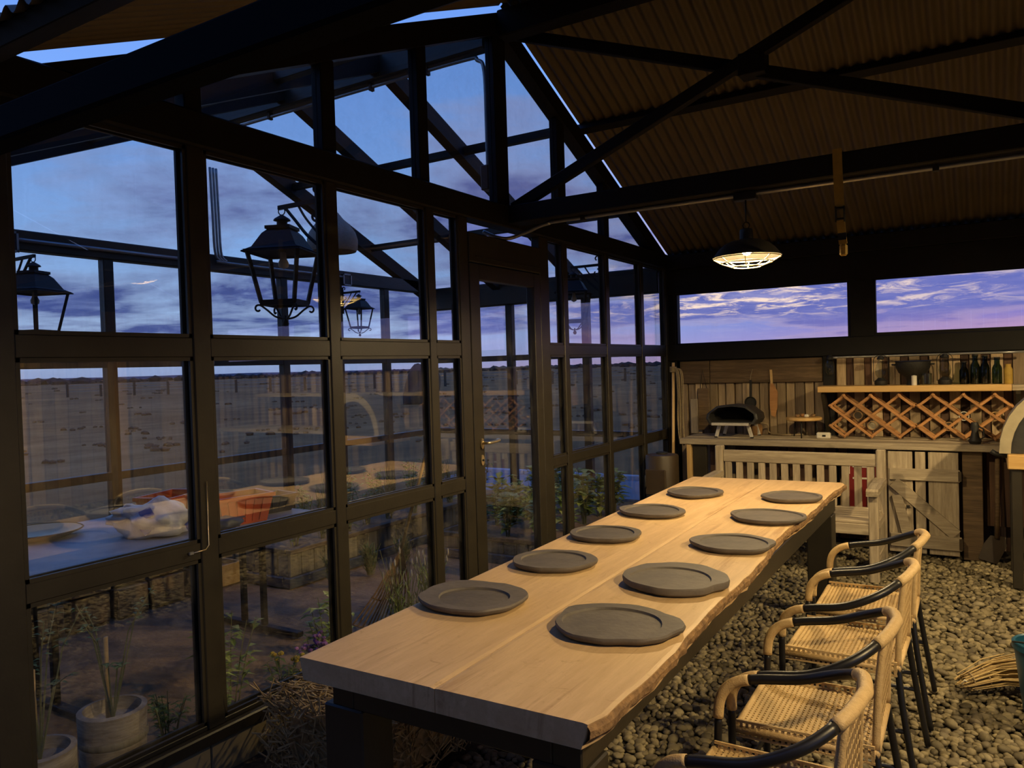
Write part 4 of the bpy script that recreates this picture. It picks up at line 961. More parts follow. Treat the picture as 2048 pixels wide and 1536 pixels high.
# ---- broom handle and coiled rope in the corner
t = thing('broom_stick', 'pale wooden stick with a tied rope standing in the corner', 'stick', (.20, 6.78, 0))
part(MB().tube([(.195, 6.70, .0), (.20, 6.74, .8), (.205, 6.78, 1.55)], .014, 8), 'stick', PINEZ, t, True)
kn = MB()
for k in range(4): kn.tube([(.205+.026*math.cos(a*pi/8), 6.775+.026*math.sin(a*pi/8), 1.47+k*.012) for a in range(17)], .008, 6, False)
part(kn, 'knot', ROPE, t, True)
t = thing('rope_hank', 'grey hemp rope hank hanging beside the pale stick', 'rope', (.26, 6.76, .75))
for k in range(9):
    x = .245+.013*(k % 5)+rnd.uniform(-.004, .004); y = 6.745+.02*(k//5)+rnd.uniform(-.006, .006); b0 = .76+rnd.random()*.2
    part(MB().tube(curve([(.225, 6.765, 1.495), (x-.005, y, 1.47), (x+.004, y, 1.3), (x+rnd.uniform(-.01, .01), y, 1.05), (x+.008, y-.01, b0)], 4), .0065, 5), 'rope_strand', ROPE, t, True)

# ---- pizza oven on the worktop
t = thing('pizza_oven', 'charcoal pizza oven on folding steel legs standing on the worktop', 'oven', (.745, 6.90, CZ))
prof = [(-.20, .0), (-.225, .045), (-.215, .09), (-.13, .155), (.0, .17), (.13, .155), (.215, .09), (.225, .045), (.20, 0)]
ox, oy, oz = .745, 6.90, CZ+.125
def ovenring(k, y, dz=0): return [(ox+p[0]*k, y, oz+p[1]*k+dz) for p in prof]
sh = MB(); V = []; Fs = []; n = len(prof)
secs = [ovenring(.94, oy-.20), ovenring(1.0, oy-.19), ovenring(1.0, oy-.02), ovenring(.97, oy+.08), ovenring(.82, oy+.17), ovenring(.6, oy+.20)]
for s_ in secs: V += s_
for i in range(len(secs)-1):
    for k in range(n): k2 = (k+1) % n; Fs.append((i*n+k, i*n+k2, (i+1)*n+k2, (i+1)*n+k))
Fs.append(tuple((len(secs)-1)*n+k for k in range(n)))
mouth = [(ox+p[0]*.88, oy-.20, oz+.018+p[1]*.80) for p in prof]; b0 = len(V); V += mouth
for k in range(n): k2 = (k+1) % n; Fs.append((k2, k, b0+k, b0+k2))
sh.add(V, Fs); part(sh, 'shell', OVEND, t)
cv_ = MB(); inn2 = [(ox+p[0]*.80, oy+.12, oz+.018+p[1]*.72) for p in prof]
cv_.add(mouth+inn2, [(k, (k+1) % n, n+(k+1) % n, n+k) for k in range(n)]+[tuple(range(n, 2*n))]); part(cv_, 'cavity', OVENIN, t)
part(MB().bbox((ox-.17, oy-.225, oz-.012), (ox+.15, oy-.18, oz+.012), .003), 'stone_ledge', STAINL, t)
for sx in (-1, 1):
    for sy in (-.13, .12):
        lg = part(MB().bar((ox+sx*.12, oy+sy, oz), (ox+sx*.155, oy+sy-.01*0, CZ+.008), .030, .018, (0, 1, 0), .002), 'leg', STAINL, t)
        part(MB().bbox((ox+sx*.157-.014, oy+sy-.012, CZ+.001), (ox+sx*.157+.014, oy+sy+.012, CZ+.010), .002), 'foot', BLACKP, lg)
part(MB().tube(curve([(ox+.16, oy+.14, oz-.01), (ox+.22, oy+.17, oz-.03), (ox+.23, oy+.17, CZ+.03), (ox+.30, oy+.16, CZ+.012), (ox+.42, oy+.13, CZ+.010), (ox+.52, oy+.17, CZ+.012)], 6), .008, 6), 'gas_hose', ROPE, t, True)
part(MB().lathe([(0, 0), (.05, 0), (.055, .01), (.055, .08), (.04, .1), (0, .1)], (ox+.12, oy+.16, CZ+.001), 16), 'regulator', BAMBOO, t, 'auto')

# ---- little three legged stand with a wooden tray
t = thing('tray_stand', 'round wooden tray of small things on three thin iron legs', 'stand', (1.30, 6.95, CZ))
part(MB().lathe([(.135, 0), (.145, .006), (.145, .026), (.135, .03), (.0, .028)], (1.30, 6.95, CZ+.145), 28), 'tray', PINE, t, 'auto')
for k in range(3):
    a = k*2*pi/3+.5; part(MB().tube([(1.30+.10*math.cos(a), 6.95+.10*math.sin(a), CZ+.145), (1.30+.115*math.cos(a), 6.95+.115*math.sin(a), CZ)], .006, 6), 'leg', IRON, t, True)
for x, y, mt, lb in ((1.25, 6.92, BARK, 'dark brown pine cone on the wooden tray, nearest the pizza oven'), (1.33, 6.90, WHITEP, 'small white knob on the round wooden tray'), (1.37, 6.97, BARK, 'dark brown pine cone on the wooden tray, nearest the lattice rack'), (1.28, 6.99, RACKW, 'orange brown acorn cup on the round wooden tray')):
    tag(MB().blob((x, y, CZ+.188), (.022, .022, .015), x*9, 2, .2).build('tray_trinket', mt, smooth=True), lb, 'trinket', 'small things on the wooden tray')
# ---- white timer box
t = thing('timer_box', 'small white plastic timer box with a dark screen on the worktop', 'timer', (1.47, 6.86, CZ))
part(MB().bbox((1.415, 6.84, CZ+.001), (1.525, 6.89, CZ+.052), .008), 'case', WHITEP, t); part(MB().bbox((1.463, 6.8365, CZ+.018), (1.49, 6.8395, CZ+.034), .001), 'screen', BLACKP, t)

# ---- shelf with bracket
t = thing('pine_shelf', 'bright yellow pine shelf board over the lattice racks', 'shelf', (2.1, 7.0, 1.262))
part(MB().bbox((1.43, 6.85, 1.262), (2.80, 7.14, 1.312), .004), 'shelf_board', PINE, t)
part(MB().bbox((2.802, 6.90, 1.262), (5.6, 7.14, 1.305), .004), 'shelf_board', GREYW, t)
for x in (1.468, 2.84): part(MB().bar((x, 6.90, 1.258), (x, 7.13, .93), .07, .03, (1, 0, 0)), 'bracket', STEEL, t)
SZ = 1.3125
def oil_lamp(label, x, y):
    t = thing('oil_lamp', label, 'lantern', (x, y, SZ))
    part(MB().lathe([(.045, 0), (.05, .01), (.05, .035), (.03, .05), (.022, .06)], (x, y, SZ), 20), 'font', IRON, t, 'auto')
    part(MB().lathe([(.022, .06), (.04, .085), (.045, .12), (.035, .16), (.024, .19), (.022, .21)], (x, y, SZ), 20, True, True), 'glass_chimney', JAR, t, True)
    part(MB().lathe([(.026, .21), (.03, .215), (.018, .24), (0, .245)], (x, y, SZ), 16), 'hood', IRON, t, 'auto')
    part(MB().tube([(x-.055, y, SZ+.03)]+[(x+.055*math.cos(a*pi/8), y, SZ+.20+.05*math.sin(a*pi/8)) for a in range(8, -1, -1)]+[(x+.055, y, SZ+.03)], .003, 5), 'bail_handle', IRON, t, True)
oil_lamp('small glass oil lamp on the pine shelf between the wall post and the dark bowl', 1.90, 7.0)
oil_lamp('small glass oil lamp on the pine shelf between the dark bowl and the green bottles', 2.36, 7.0)
t = thing('footed_bowl', 'wide dark cauldron bowl with two lugs on the pine shelf', 'bowl', (2.135, 7.0, SZ))
part(MB().lathe([(.05, 0), (.045, .03), (.055, .06), (.105, .10), (.125, .14), (.128, .185), (.135, .19), (.125, .195), (.118, .18), (.1, .12), (0, .08)], (2.135, 7.0, SZ), 28), 'bowl', IRON, t, 'auto')
for s_ in (-1, 1): part(MB().tube([(2.135+s_*(.125+.025*math.sin(a*pi/6)), 7.0+.03*math.cos(a*pi/6), SZ+.165) for a in range(7)], .007, 6), 'lug', IRON, t, True)
t = thing('candle', 'short white candle in front of the dark bowl', 'candle', (2.15, 6.90, SZ)); part(MB().lathe([(.02, 0), (.02, .075), (0, .08)], (2.15, 6.90, SZ), 14), 'wax', WHITEP, t, 'auto'); part(MB().tube([(2.15, 6.90, SZ+.078), (2.151, 6.90, SZ+.092)], .0015, 5), 'wick', IRON, t)
t = thing('drinking_glass', 'squat clear drinking glass beside the dark bowl', 'glass', (2.235, 6.93, SZ)); part(MB().lathe([(.03, 0), (.034, .004), (.038, .09), (.035, .09), (.031, .008), (0, .008)], (2.235, 6.93, SZ), 18), 'glass_body', JAR, t, 'auto')
part(MB().lathe([(.0295, .0085), (.0295, .012), (0, .012)], (2.235, 6.93, SZ), 12), 'water', JAR, t)
for k, (x, h) in enumerate(((2.49, .20), (2.565, .26), (2.63, .25), (2.71, .23))):
    bottle(['stubby green glass bottle nearest the oil lamp on the shelf', 'tall green glass bottle standing second in the row on the shelf', 'tall green glass bottle standing third in the row on the shelf', 'green glass bottle at the end of the pine shelf'][k], x, 7.02, SZ, .034, h*.85, BOTG, neck=.55, group='green bottles on the shelf')
tag(MB().lathe([(.028, 0), (.03, .005), (.03, .11), (.02, .13), (.02, .15), (0, .15)], (2.78, 6.95, SZ+.0), 14).build('yellow_tin', STRAP, smooth='auto'), 'yellow tin at the very end of the pine shelf', 'tin')
# lamp hook and pipe under the cill beam
t = thing('wall_lamp', 'small glass wall lamp on the black stud', 'lamp', (1.47, 7.10, 1.40))
part(MB().lathe([(.02, 0), (.034, .03), (.036, .09), (.026, .13)], (1.495, 7.08, 1.405), 18, True, True), 'glass_shade', JAR, t, True)
part(MB().lathe([(.028, .13), (.03, .15), (.012, .17), (0, .17)], (1.495, 7.08, 1.405), 14), 'lamp_holder', IRON, t, 'auto')
part(MB().tube(curve([(1.495, 7.08, 1.57), (1.50, 7.08, 1.555), (1.56, 7.08, 1.55), (1.62, 7.08, 1.552), (2.9, 7.08, 1.552)], 6), .010, 8), 'supply_pipe', GALV, t, True)

# ---- folding lattice racks
def rack(label, x0, y0, z0):
    dxs, dzs = .103, .0835
    t = thing('lattice_rack', label, 'rack', (x0+3*dxs, y0, z0), 'folding lattice racks on the worktop')
    NI, NJ = 6, 4
    def pt(i, j): return Vector((x0+i*dxs, y0, z0+.012+j*dzs))
    for layer, yo in ((0, 0), (1, .16)):
        for sgn in (1, -1):
            for c in range(-NJ, NI+NJ+1):
                pts = [(i, j) for i in range(NI+1) for j in range(NJ+1) if (i-sgn*j) == c and (i+j) % 2 == 1]
                if len(pts) < 2: continue
                a = pt(*pts[0])+Vector((0, yo+(.009 if sgn > 0 else -.009), 0)); b = pt(*pts[-1])+Vector((0, yo+(.009 if sgn > 0 else -.009), 0))
                d = (b-a).normalized()*.014
                part(MB().bar(a-d, b+d, .012, .021, (0, 0, 1), .003), 'slat', RACKW, t)
    for i in range(NI+1):
        for j in range(NJ+1):
            if (i+j) % 2 == 1 and (i in (0, NI) or j in (0, NJ)):
                p = pt(i, j); part(MB().tube([p+Vector((0, -.022, 0)), p+Vector((0, .182, 0))], .0085, 8), 'peg', RACKW, t, True)
    return t
rack('orange wood folding lattice rack beside the white timer box', 1.525, 6.88, CZ+.012)
rack('orange wood folding lattice rack beside the big cream oven', 2.178, 6.86, CZ+.012)
k = 0
for (x, z, mt, lb) in ((1.73, 1.067, BROWNM, 'brown jar lying in the lattice rack beside the timer box'), (1.835, .984, CREAM, 'pale wrapped bottle lying low in the lattice rack beside the timer box'), (2.487, 1.067, BLACKP, 'black tin with a pale rim lying in the lattice rack beside the big oven'), (2.693, 1.067, JAR, 'clear jar lying in the lattice rack beside the big oven'), (2.384, .984, BROWNM, 'brown jar lying low in the lattice rack beside the big oven')):
    t = thing('stored_jar', lb, 'jar', (x, 6.95, z-.04))
    a = MB().lathe([(.0, 0), (.036, 0), (.038, .01), (.038, .15), (0, .15)], n=20).xf(Matrix.Translation((x, 7.08, z)) @ Matrix.Rotation(pi/2, 4, 'X')); part(a, 'jar_body', mt, t, 'auto')
    a = MB().lathe([(.030, .1505), (.036, .151), (.036, .158), (.030, .158)], n=20, close=True, open0=True).xf(Matrix.Translation((x, 7.08, z)) @ Matrix.Rotation(pi/2, 4, 'X')); part(a, 'jar_rim', WHITEP if mt is BLACKP else CRATEW, t, 'auto')
# small black jug in front
t = thing('black_jug', 'small black iron jug in front of the lattice rack', 'jug', (2.56, 6.72, CZ))
part(MB().lathe([(.035, 0), (.045, .02), (.03, .05), (.022, .09), (.03, .13), (.022, .16), (.0, .16)], (2.56, 6.72, CZ), 16), 'body', IRON, t, 'auto')
part(MB().tube([(2.585, 6.72, CZ+.03), (2.62, 6.72, CZ+.05), (2.615, 6.72, CZ+.11), (2.585, 6.72, CZ+.13)], .006, 6), 'handle', IRON, t, True)

# ---- big oven on its own stand
t = thing('dome_oven', 'large cream domed oven with a dark front on a pine board', 'oven', (3.06, 6.1, .80))
cx, cy = 3.06, 6.10
V = []; Fs = []; ring = []
for i in range(17): a = pi-pi*i/16; ring.append((math.cos(a), max(0, math.sin(a))))
sh = MB(); secs = [(.355, cy-.06), (.355, cy+.02), (.35, cy+.25), (.31, cy+.42), (.2, cy+.5)]
for r, y in secs: V += [(cx+p[0]*r, y, .882+.0+p[1]*r*1.25) for p in ring]
n = 17
for i in range(len(secs)-1):
    for k in range(n-1): Fs.append((i*n+k, (i+1)*n+k, (i+1)*n+k+1, i*n+k+1))
b0 = len(V); V += [(cx+p[0]*.29, cy-.06, .882+p[1]*.29*1.25) for p in ring]
for k in range(n-1): Fs.append((k, k+1, b0+k+1, b0+k))
Fs.append(tuple(4*n+k for k in range(n))); sh.add(V, Fs); part(sh, 'dome', CREAM, t, 'auto')
fp = MB(); fp.prism([(cx+p[0]*.289, .883+p[1]*.289*1.25) for p in ring], 1, cy-.045, cy-.03); part(fp, 'front_door', OVEND, t)
part(MB().bbox((cx-.31, cy-.13, .785), (cx+.31, cy+.5, .880), .006), 'oven_board', PINE, t)
part(MB().tube([(cx-.30, cy-.02, .862), (cx-.37, cy-.02, .872), (cx-.40, cy-.02, .892)], .016, 8), 'side_handle', IRON, t, True)
for sx in (-.26, .26):
    for sy in (-.08, .42): part(MB().bbox((cx+sx-.03, cy+sy-.03, 0), (cx+sx+.03, cy+sy+.03, .784), .004), 'stand_leg', STEEL, t)

# ---- things hanging on the brown board
def hang(name, label, cat, x, parts): 
    t = thing(name, label, cat, (x, YR-.05, 1.2)); 
    for nm, mb, mt, sm_ in parts: part(mb, nm, mt, t, sm_)
    return t
yb = YR-.043
px_ = .80; hang('frying_pan', 'small long handled iron pan hanging above the pizza oven', 'pan', px_, [
    ('pan', MB().lathe([(0, 0), (.045, 0), (.055, .02), (.05, .02), (.043, .005), (0, .005)], n=24).xf(Matrix.Translation((px_, yb-.0, 1.165)) @ Matrix.Rotation(pi/2, 4, 'X')), IRON, 'auto'),
    ('handle', MB().bar((px_, yb-.008, 1.21), (px_+.003, yb-.008, 1.37), .006, .022, (1, 0, 0)), IRON, False),
    ('cord', MB().tube(curve([(px_, yb-.008, 1.37), (px_+.008, yb-.008, 1.42), (px_+.02, yb, 1.47)], 4), .003, 5), ROPE, True)])
px_ = .985; hang('wooden_paddle', 'narrow wooden paddle hanging right of the iron pan', 'paddle', px_, [
    ('blade', MB().prism([(px_-.005, 1.34), (px_+.015, 1.34), (px_+.055, 1.26), (px_+.05, 1.12), (px_+.03, 1.03), (px_-.005, 1.05), (px_-.015, 1.15), (px_-.012, 1.28)], 1, yb-.012, yb-.002), RACKW, False),
    ('handle', MB().bar((px_+.005, yb-.008, 1.335), (px_-.0, yb-.008, 1.46), .010, .02, (1, 0, 0)), PINEZ, False)])
px_ = .36; hang('bread_board', 'long narrow bread board hung on a cord by the rope', 'board', px_, [
    ('board', MB().bbox((px_-.055, yb-.02, CZ+.03), (px_+.055, yb-.002, 1.30), .008), BOARDX, False),
    ('cord', MB().tube([(px_-.03, yb-.01, 1.29), (px_-.005, yb-.004, 1.47), (px_+.035, yb-.01, 1.29)], .003, 5), IRON, True)])
tag(MB().bbox((.25, 7.09, CZ+.002), (.32, 7.105, 1.20), .004).build('offcut_board', GREYWZ), 'grey offcut board propped on the worktop in the corner', 'board')

# ================================================================== right foreground
t = thing('teal_bucket', 'teal plastic bucket standing on the gravel', 'bucket', (2.845, 3.93, 0))
c = (2.845, 3.93, .012)
part(MB().lathe([(.085, 0), (.088, .005), (.118, .27), (.126, .275), (.126, .30), (.118, .305), (.112, .30), (.083, .01), (0, .01)], c, 32), 'pail', TEAL, t, 'auto')
part(MB().tube([(c[0]+.122*math.cos(a*pi/12), c[1]-.03-.09*math.sin(a*pi/12), .30+.012+.03*math.sin(a*pi/12)) for a in range(13)], .004, 6), 'bail_handle', IRON, t, True)
t = thing('straw_whisk', 'straw hand broom head lying on the gravel by the teal bucket', 'broom', (2.62, 4.12, 0))
r_ = random.Random(31); A = Vector((2.545, 4.02, .06)); Bv = Vector((2.77, 4.20, .085))
sw = MB()
for k in range(260):
    o = Vector((r_.gauss(0, .016), r_.gauss(0, .016), r_.gauss(0, .014))); o2 = o*2.2
    p1 = A+o; p2 = Bv+o2; p2.z = max(.03, p2.z); p1.z = max(.03, p1.z); mid = p1.lerp(p2, .5)+Vector((0, 0, .02))
    sw.tube([p1, mid, p2], .0025, 4)
o = part(sw, 'straw_bundle', STRAW, t); o['kind'] = 'stuff'
for s_ in (.05, .3):
    p = A.lerp(Bv, s_); d = (Bv-A).normalized(); u = d.cross(Vector((0, 0, 1))).normalized(); v = u.cross(d)
    part(MB().tube([p+(u*math.cos(a*pi/8)+v*math.sin(a*pi/8))*(.042+.02*s_) for a in range(17)], .004, 6, False), 'binding', ROPE, t, True)
part(MB().tube([(2.535, 4.005, .04), (2.53, 3.99, .06), (2.54, 3.985, .08), (2.555, 4.0, .065)], .004, 6), 'hanging_loop', WHITEP, t, True)
tag(MB().tube(curve([(2.86, 4.62, .03), (2.75, 4.68, .035), (2.74, 4.72, .04), (2.80, 4.72, .032), (2.92, 4.66, .03)], 6), .009, 6).build('bent_iron', BROWNM, smooth=True), 'bent rusty iron loop lying on the gravel behind the teal bucket', 'iron')

# ================================================================== PEBBLES
def pebbles():
    r = np.random.default_rng(5)
    # footprint of what can be seen: denser near the camera side, thinner under the counter
    pts = []
    def fill(x0, x1, y0, y1, s):
        nx, ny = int((x1-x0)/s), int((y1-y0)/s)
        gx_, gy_ = np.meshgrid(np.arange(nx), np.arange(ny))
        x = x0+(gx_.ravel()+.5+r.uniform(-.5, .5, nx*ny))*s; y = y0+(gy_.ravel()+.5*(gx_.ravel() % 2)+r.uniform(-.5, .5, nx*ny))*s
        pts.append(np.stack([x, y, np.full(nx*ny, s)], 1))
    fill(.82, 3.3, 1.1, 4.2, .0285); fill(.82, 3.6, 4.2, 6.9, .033); fill(.06, .82, 1.1, 2.0, .034); fill(.06, .82, 4.6, 6.6, .05); fill(3.3, 7.1, 1.2, 6.6, .11); fill(.2, 3.6, -.6, 1.1, .07)
    p = np.concatenate(pts); N = len(p)
    ctr = np.zeros((N, 3)); ctr[:, 0] = p[:, 0]; ctr[:, 1] = p[:, 1]
    sz = p[:, 2]*r.uniform(.45, .85, N)
    big = r.random(N) < .18; sz[big] *= 1.3
    sz = np.minimum(sz, .04)
    ctr[:, 2] = -.018+r.uniform(0, .016, N)
    keep = np.ones(N, bool)
    for (x0, x1, y0, y1) in ((.28, .84, 1.96, 4.64), (1.0, 1.165, 1.56, 1.72), (1.69, 1.855, 1.56, 1.72), (1.0, 1.165, 4.87, 5.03), (1.69, 1.855, 4.87, 5.03)):
        keep &= ~((ctr[:, 0] > x0) & (ctr[:, 0] < x1) & (ctr[:, 1] > y0) & (ctr[:, 1] < y1))
    ctr = ctr[keep]; sz = sz[keep]; N = len(sz)
    R3, U3, F3, C3 = (np.array(v) for v in (_R, _U, _F, CAM))
    v = ctr-C3; dep = v@F3; px = 1024+FPX*(v@R3)/dep; py = 768-FPX*(v@U3)/dep
    vis = (dep > .5) & (px > 1180) & (px < 2040) & (py > 1000) & (py < 1530)
    # skip the ones hidden under the table top
    vis &= ~((ctr[:, 0] < 1.9) & (py < 1400))
    score = np.where(vis, sz/dep, 0); order = np.argsort(-score)
    single = order[:300]; rest = np.setdiff1d(np.arange(N), single)
    iv, if_ = ico(2); iv = np.array(iv); if_ = np.array(if_); iv1, if1 = ico(1); iv1 = np.array(iv1); if1 = np.array(if1)
    shapes = []
    for k in range(10):
        q = np.array([1+.22*mnoise.noise(Vector(a)*1.4+Vector((k*5.1, k, 2))) for a in iv]); shapes.append(iv*q[:, None])
    shapes1 = [iv1*np.array([1+.22*mnoise.noise(Vector(a)*1.4+Vector((k*5.1, k, 2))) for a in iv1])[:, None] for k in range(10)]
    mes = []
    for k in range(10):
        me = bpy.data.meshes.new('pebble'); me.from_pydata([tuple(a) for a in shapes[k]], [], [tuple(f) for f in if_.tolist()])
        me.materials.append(PEBBLE); me.polygons.foreach_set('use_smooth', [True]*len(me.polygons)); mes.append(me)
    fo = ORG[floor.name]
    for i in single:
        o = bpy.data.objects.new('pebble', mes[int(r.integers(10))]); COL.objects.link(o); o.parent = floor
        o.location = (ctr[i, 0]-fo[0], ctr[i, 1]-fo[1], ctr[i, 2]-fo[2]+.004); o.rotation_euler = (r.uniform(-.35, .35), r.uniform(-.35, .35), r.uniform(0, 6.28))
        o.scale = (sz[i]*1.0, sz[i]*r.uniform(.65, .9), sz[i]*r.uniform(.42, .62))
    VV = []; FF = []; base = 0
    for i in rest:
        near = dep[i] < 4.2 and dep[i] > 0 and px[i] > 600; S = shapes[int(r.integers(10))] if near else shapes1[int(r.integers(10))]; Fc = if_ if near else if1
        a = r.uniform(0, 6.28); ca, sa = math.cos(a), math.sin(a); t1 = r.uniform(-.35, .35)
        q = S*np.array([1, r.uniform(.62, .92), r.uniform(.42, .65)])*sz[i]
        q = np.stack([q[:, 0]*math.cos(t1)-q[:, 2]*math.sin(t1), q[:, 1], q[:, 0]*math.sin(t1)+q[:, 2]*math.cos(t1)], 1)
        q = np.stack([q[:, 0]*ca-q[:, 1]*sa, q[:, 0]*sa+q[:, 1]*ca, q[:, 2]], 1)+ctr[i]
        VV.append(q); FF.append(Fc+base); base += len(q)
    VV = np.concatenate(VV)-np.array(fo); FF = np.concatenate(FF)
    me = bpy.data.meshes.new('gravel'); me.vertices.add(len(VV)); me.vertices.foreach_set('co', VV.ravel().astype(np.float32))
    me.loops.add(FF.size); me.loops.foreach_set('vertex_index', FF.ravel().astype(np.int32))
    me.polygons.add(len(FF)); me.polygons.foreach_set('loop_start', (np.arange(len(FF))*3).astype(np.int32)); me.polygons.foreach_set('loop_total', np.full(len(FF), 3, np.int32))
    me.polygons.foreach_set('use_smooth', np.ones(len(FF), bool)); me.update(); me.validate()
    me.materials.append(PEBBLE); o = bpy.data.objects.new('gravel', me); COL.objects.link(o); o.parent = floor; o['kind'] = 'stuff'
    return N, len(FF)
print('PEBBLES', pebbles())

# ================================================================== GLASSHOUSE CONTENTS
def leaf(mb, p, d, up, L, Wd, droop=.25):
    d = Vector(d).normalized(); s_ = d.cross(Vector(up))
    if s_.length < 1e-3: s_ = d.orthogonal()
    s_.normalize(); n_ = s_.cross(d)
    a = Vector(p); b = a+d*L*.5+n_*.04*L; c = a+d*L-n_*droop*L
    mb.add([a, b+s_*Wd/2, c, b-s_*Wd/2, b-n_*Wd*.15], [(0, 1, 4), (1, 2, 4), (2, 3, 4), (3, 0, 4)])
def plant(name, label, cat, x, y, z, h, rad, nst, nlf, L, Wd, mat, seed, group=None, flower=None, nfl=0):
    r_ = random.Random(seed); t = thing(name, label, cat, (x, y, z), group); st = MB(); lf = MB(); fl_ = MB()
    for k in range(nst):
        a = r_.uniform(0, 2*pi); e = rad*r_.uniform(.2, 1); hh = h*r_.uniform(.6, 1)
        top = Vector((x+e*math.cos(a), y+e*math.sin(a), z+hh)); bot = Vector((x+.25*e*math.cos(a), y+.25*e*math.sin(a), z))
        midp = bot.lerp(top, .5)+Vector((0, 0, .1*hh)); st.tube([bot, midp, top], [.004, .003, .002], 4)
        for q in range(nlf):
            u = r_.uniform(.15, 1); p = bot.lerp(midp, u*2) if u < .5 else midp.lerp(top, u*2-1)
            b = r_.uniform(0, 2*pi); leaf(lf, p, (math.cos(b), math.sin(b), r_.uniform(-.1, .8)), (0, 0, 1), L*r_.uniform(.6, 1.15), Wd*r_.uniform(.6, 1.1))
        if flower and k < nfl:
            for q in range(7): fl_.blob(top+Vector((r_.gauss(0, .016), r_.gauss(0, .016), r_.uniform(-.01, .02))), (.012, .012, .010), q, 1, .2)
    part(st, 'stems', STEM, t); part(lf, 'foliage', mat, t)['kind'] = 'stuff'
    if flower and nfl: part(fl_, 'blossom', flower, t)['kind'] = 'stuff'
    return t
def spikes(name, label, cat, x, y, z, h, rad, nst, seed, spike, mat, group=None):
    r_ = random.Random(seed); t = thing(name, label, cat, (x, y, z), group); st = MB(); fl_ = MB(); lf = MB()
    for k in range(nst):
        a = r_.uniform(0, 2*pi); e = rad*r_.uniform(.2, 1); hh = h*r_.uniform(.6, 1.05)
        top = Vector((x+e*math.cos(a), y+e*math.sin(a), z+hh)); bot = Vector((x+.3*e*math.cos(a), y+.3*e*math.sin(a), z)); midp = bot.lerp(top, .55)+Vector((0, 0, .05))
        st.tube([bot, midp, top], [.003, .0025, .002], 4)
        if spike and k < nst*.5: fl_.blob(top, (.007, .007, .026), k, 1, .15)
        for q in range(10):
            p = bot.lerp(midp, r_.random()); b = r_.uniform(0, 2*pi); leaf(lf, p, (math.cos(b), math.sin(b), 1.2), (0, 0, 1), .09, .008, .1)
    part(st, 'stems', STEM, t); part(lf, 'foliage', mat, t)['kind'] = 'stuff'
    if spike: part(fl_, 'flower_spikes', LAVF, t)['kind'] = 'stuff'
    return t
# ---- potting table
t = thing('potting_table', 'steel legged potting table with pale stone top in the glasshouse', 'table', (-1.2, 2.2, 0))
part(MB().bbox((-1.75, 1.30, .715), (-.55, 3.22, .75), .006), 'table_top', STONE, t)
part(MB().bbox((-1.70, 1.35, .665), (-.60, 3.17, .714), .004), 'apron_frame', STEEL, t)
for y in (3.17, 1.93):
    for x in (-1.31, -1.13): part(MB().bbox((x-.016, y-.016, .03), (x+.016, y+.016, .664), .003), 'leg', BLACKST, t)
    part(MB().bbox((-1.62, y-.025, .0), (-.82, y+.025, .03), .004), 'foot_bar', BLACKST, t)
TZ = .75
# ---- orange planter
def trough(name, label, cat, cx, cy, z, lx, ly, h, mat, rot, ribs=0, lipm=None):
    t = thing(name, label, cat, (cx, cy, z)); M = Matrix.Translation((cx, cy, z)) @ Matrix.Rotation(rot, 4, 'Z')
    V = []; Fs = []; lv = [(.40, 0), (.5, h*.86), (.54, h*.86), (.54, h), (.47, h), (.38, .02)]
    for k, zz in lv: V += [(-lx*k, -ly*k, zz), (lx*k, -ly*k, zz), (lx*k, ly*k, zz), (-lx*k, ly*k, zz)]
    for i in range(len(lv)-1):
        for k in range(4): k2 = (k+1) % 4; Fs.append((i*4+k, i*4+k2, (i+1)*4+k2, (i+1)*4+k))
    Fs += [(3, 2, 1, 0), tuple(len(lv)*4-4+k for k in range(4))]
    m_ = MB().add(V, Fs); part(m_.xf(M), 'tub', mat, t)
    for k in range(ribs):
        u = (k+1)/(ribs+1)-.5
        for sx in (-1, 1): part(MB().bar((sx*lx*.415, u*ly*.8, .012), (sx*lx*.503, u*ly*1.0, h*.85), .012, .006, (1, 0, 0)).xf(M), 'rib', mat, t)
    return t
cO = P(497, 1048, 2, TZ+.001)
trough('planter_trough', 'orange plastic planter trough on the potting table', 'planter', cO.x-.10, cO.y+.02, TZ+.001, .21, .30, .155, ORANGE, -.25, 5)
trough('seed_tray', 'black ribbed plastic trough on the potting table beside the orange planter', 'planter', cO.x-.20, cO.y+.31, TZ+.001, .19, .26, .10, BLACKP, -.15, 4)
trough('planter_trough', 'second orange plastic planter trough half hidden by the frosted bag', 'planter', cO.x-.52, cO.y-.10, TZ+.001, .22, .30, .15, ORANGE, .3, 3)
# ---- plastic bag of compost
t = thing('compost_bag', 'crumpled clear plastic bag with blue print on the potting table', 'bag', (-1.12, 2.36, TZ))
bg_ = MB().blob((-1.02, 2.40, TZ+.06), (.17, .16, .11), 4, 4, .38, 2.0); bg_.v = [(p[0], p[1], max(TZ+.003, p[2])) for p in bg_.v]; part(bg_, 'bag_body', BAG, t, True)
for k, (a, b) in enumerate((((-.93, 2.27, TZ+.04), (-.90, 2.33, TZ+.085)), ((-.95, 2.28, TZ+.115), (-.93, 2.33, TZ+.135)))): part(MB().bar(a, b, .05, .012, (1, 0, 1)), 'blue_print', BLUEP, t)
tw_ = MB().blob((-1.12, 2.34, TZ+.10), (.10, .10, .05), 9, 3, .6, 2.6); part(tw_, 'tied_neck', BAG, t, True)
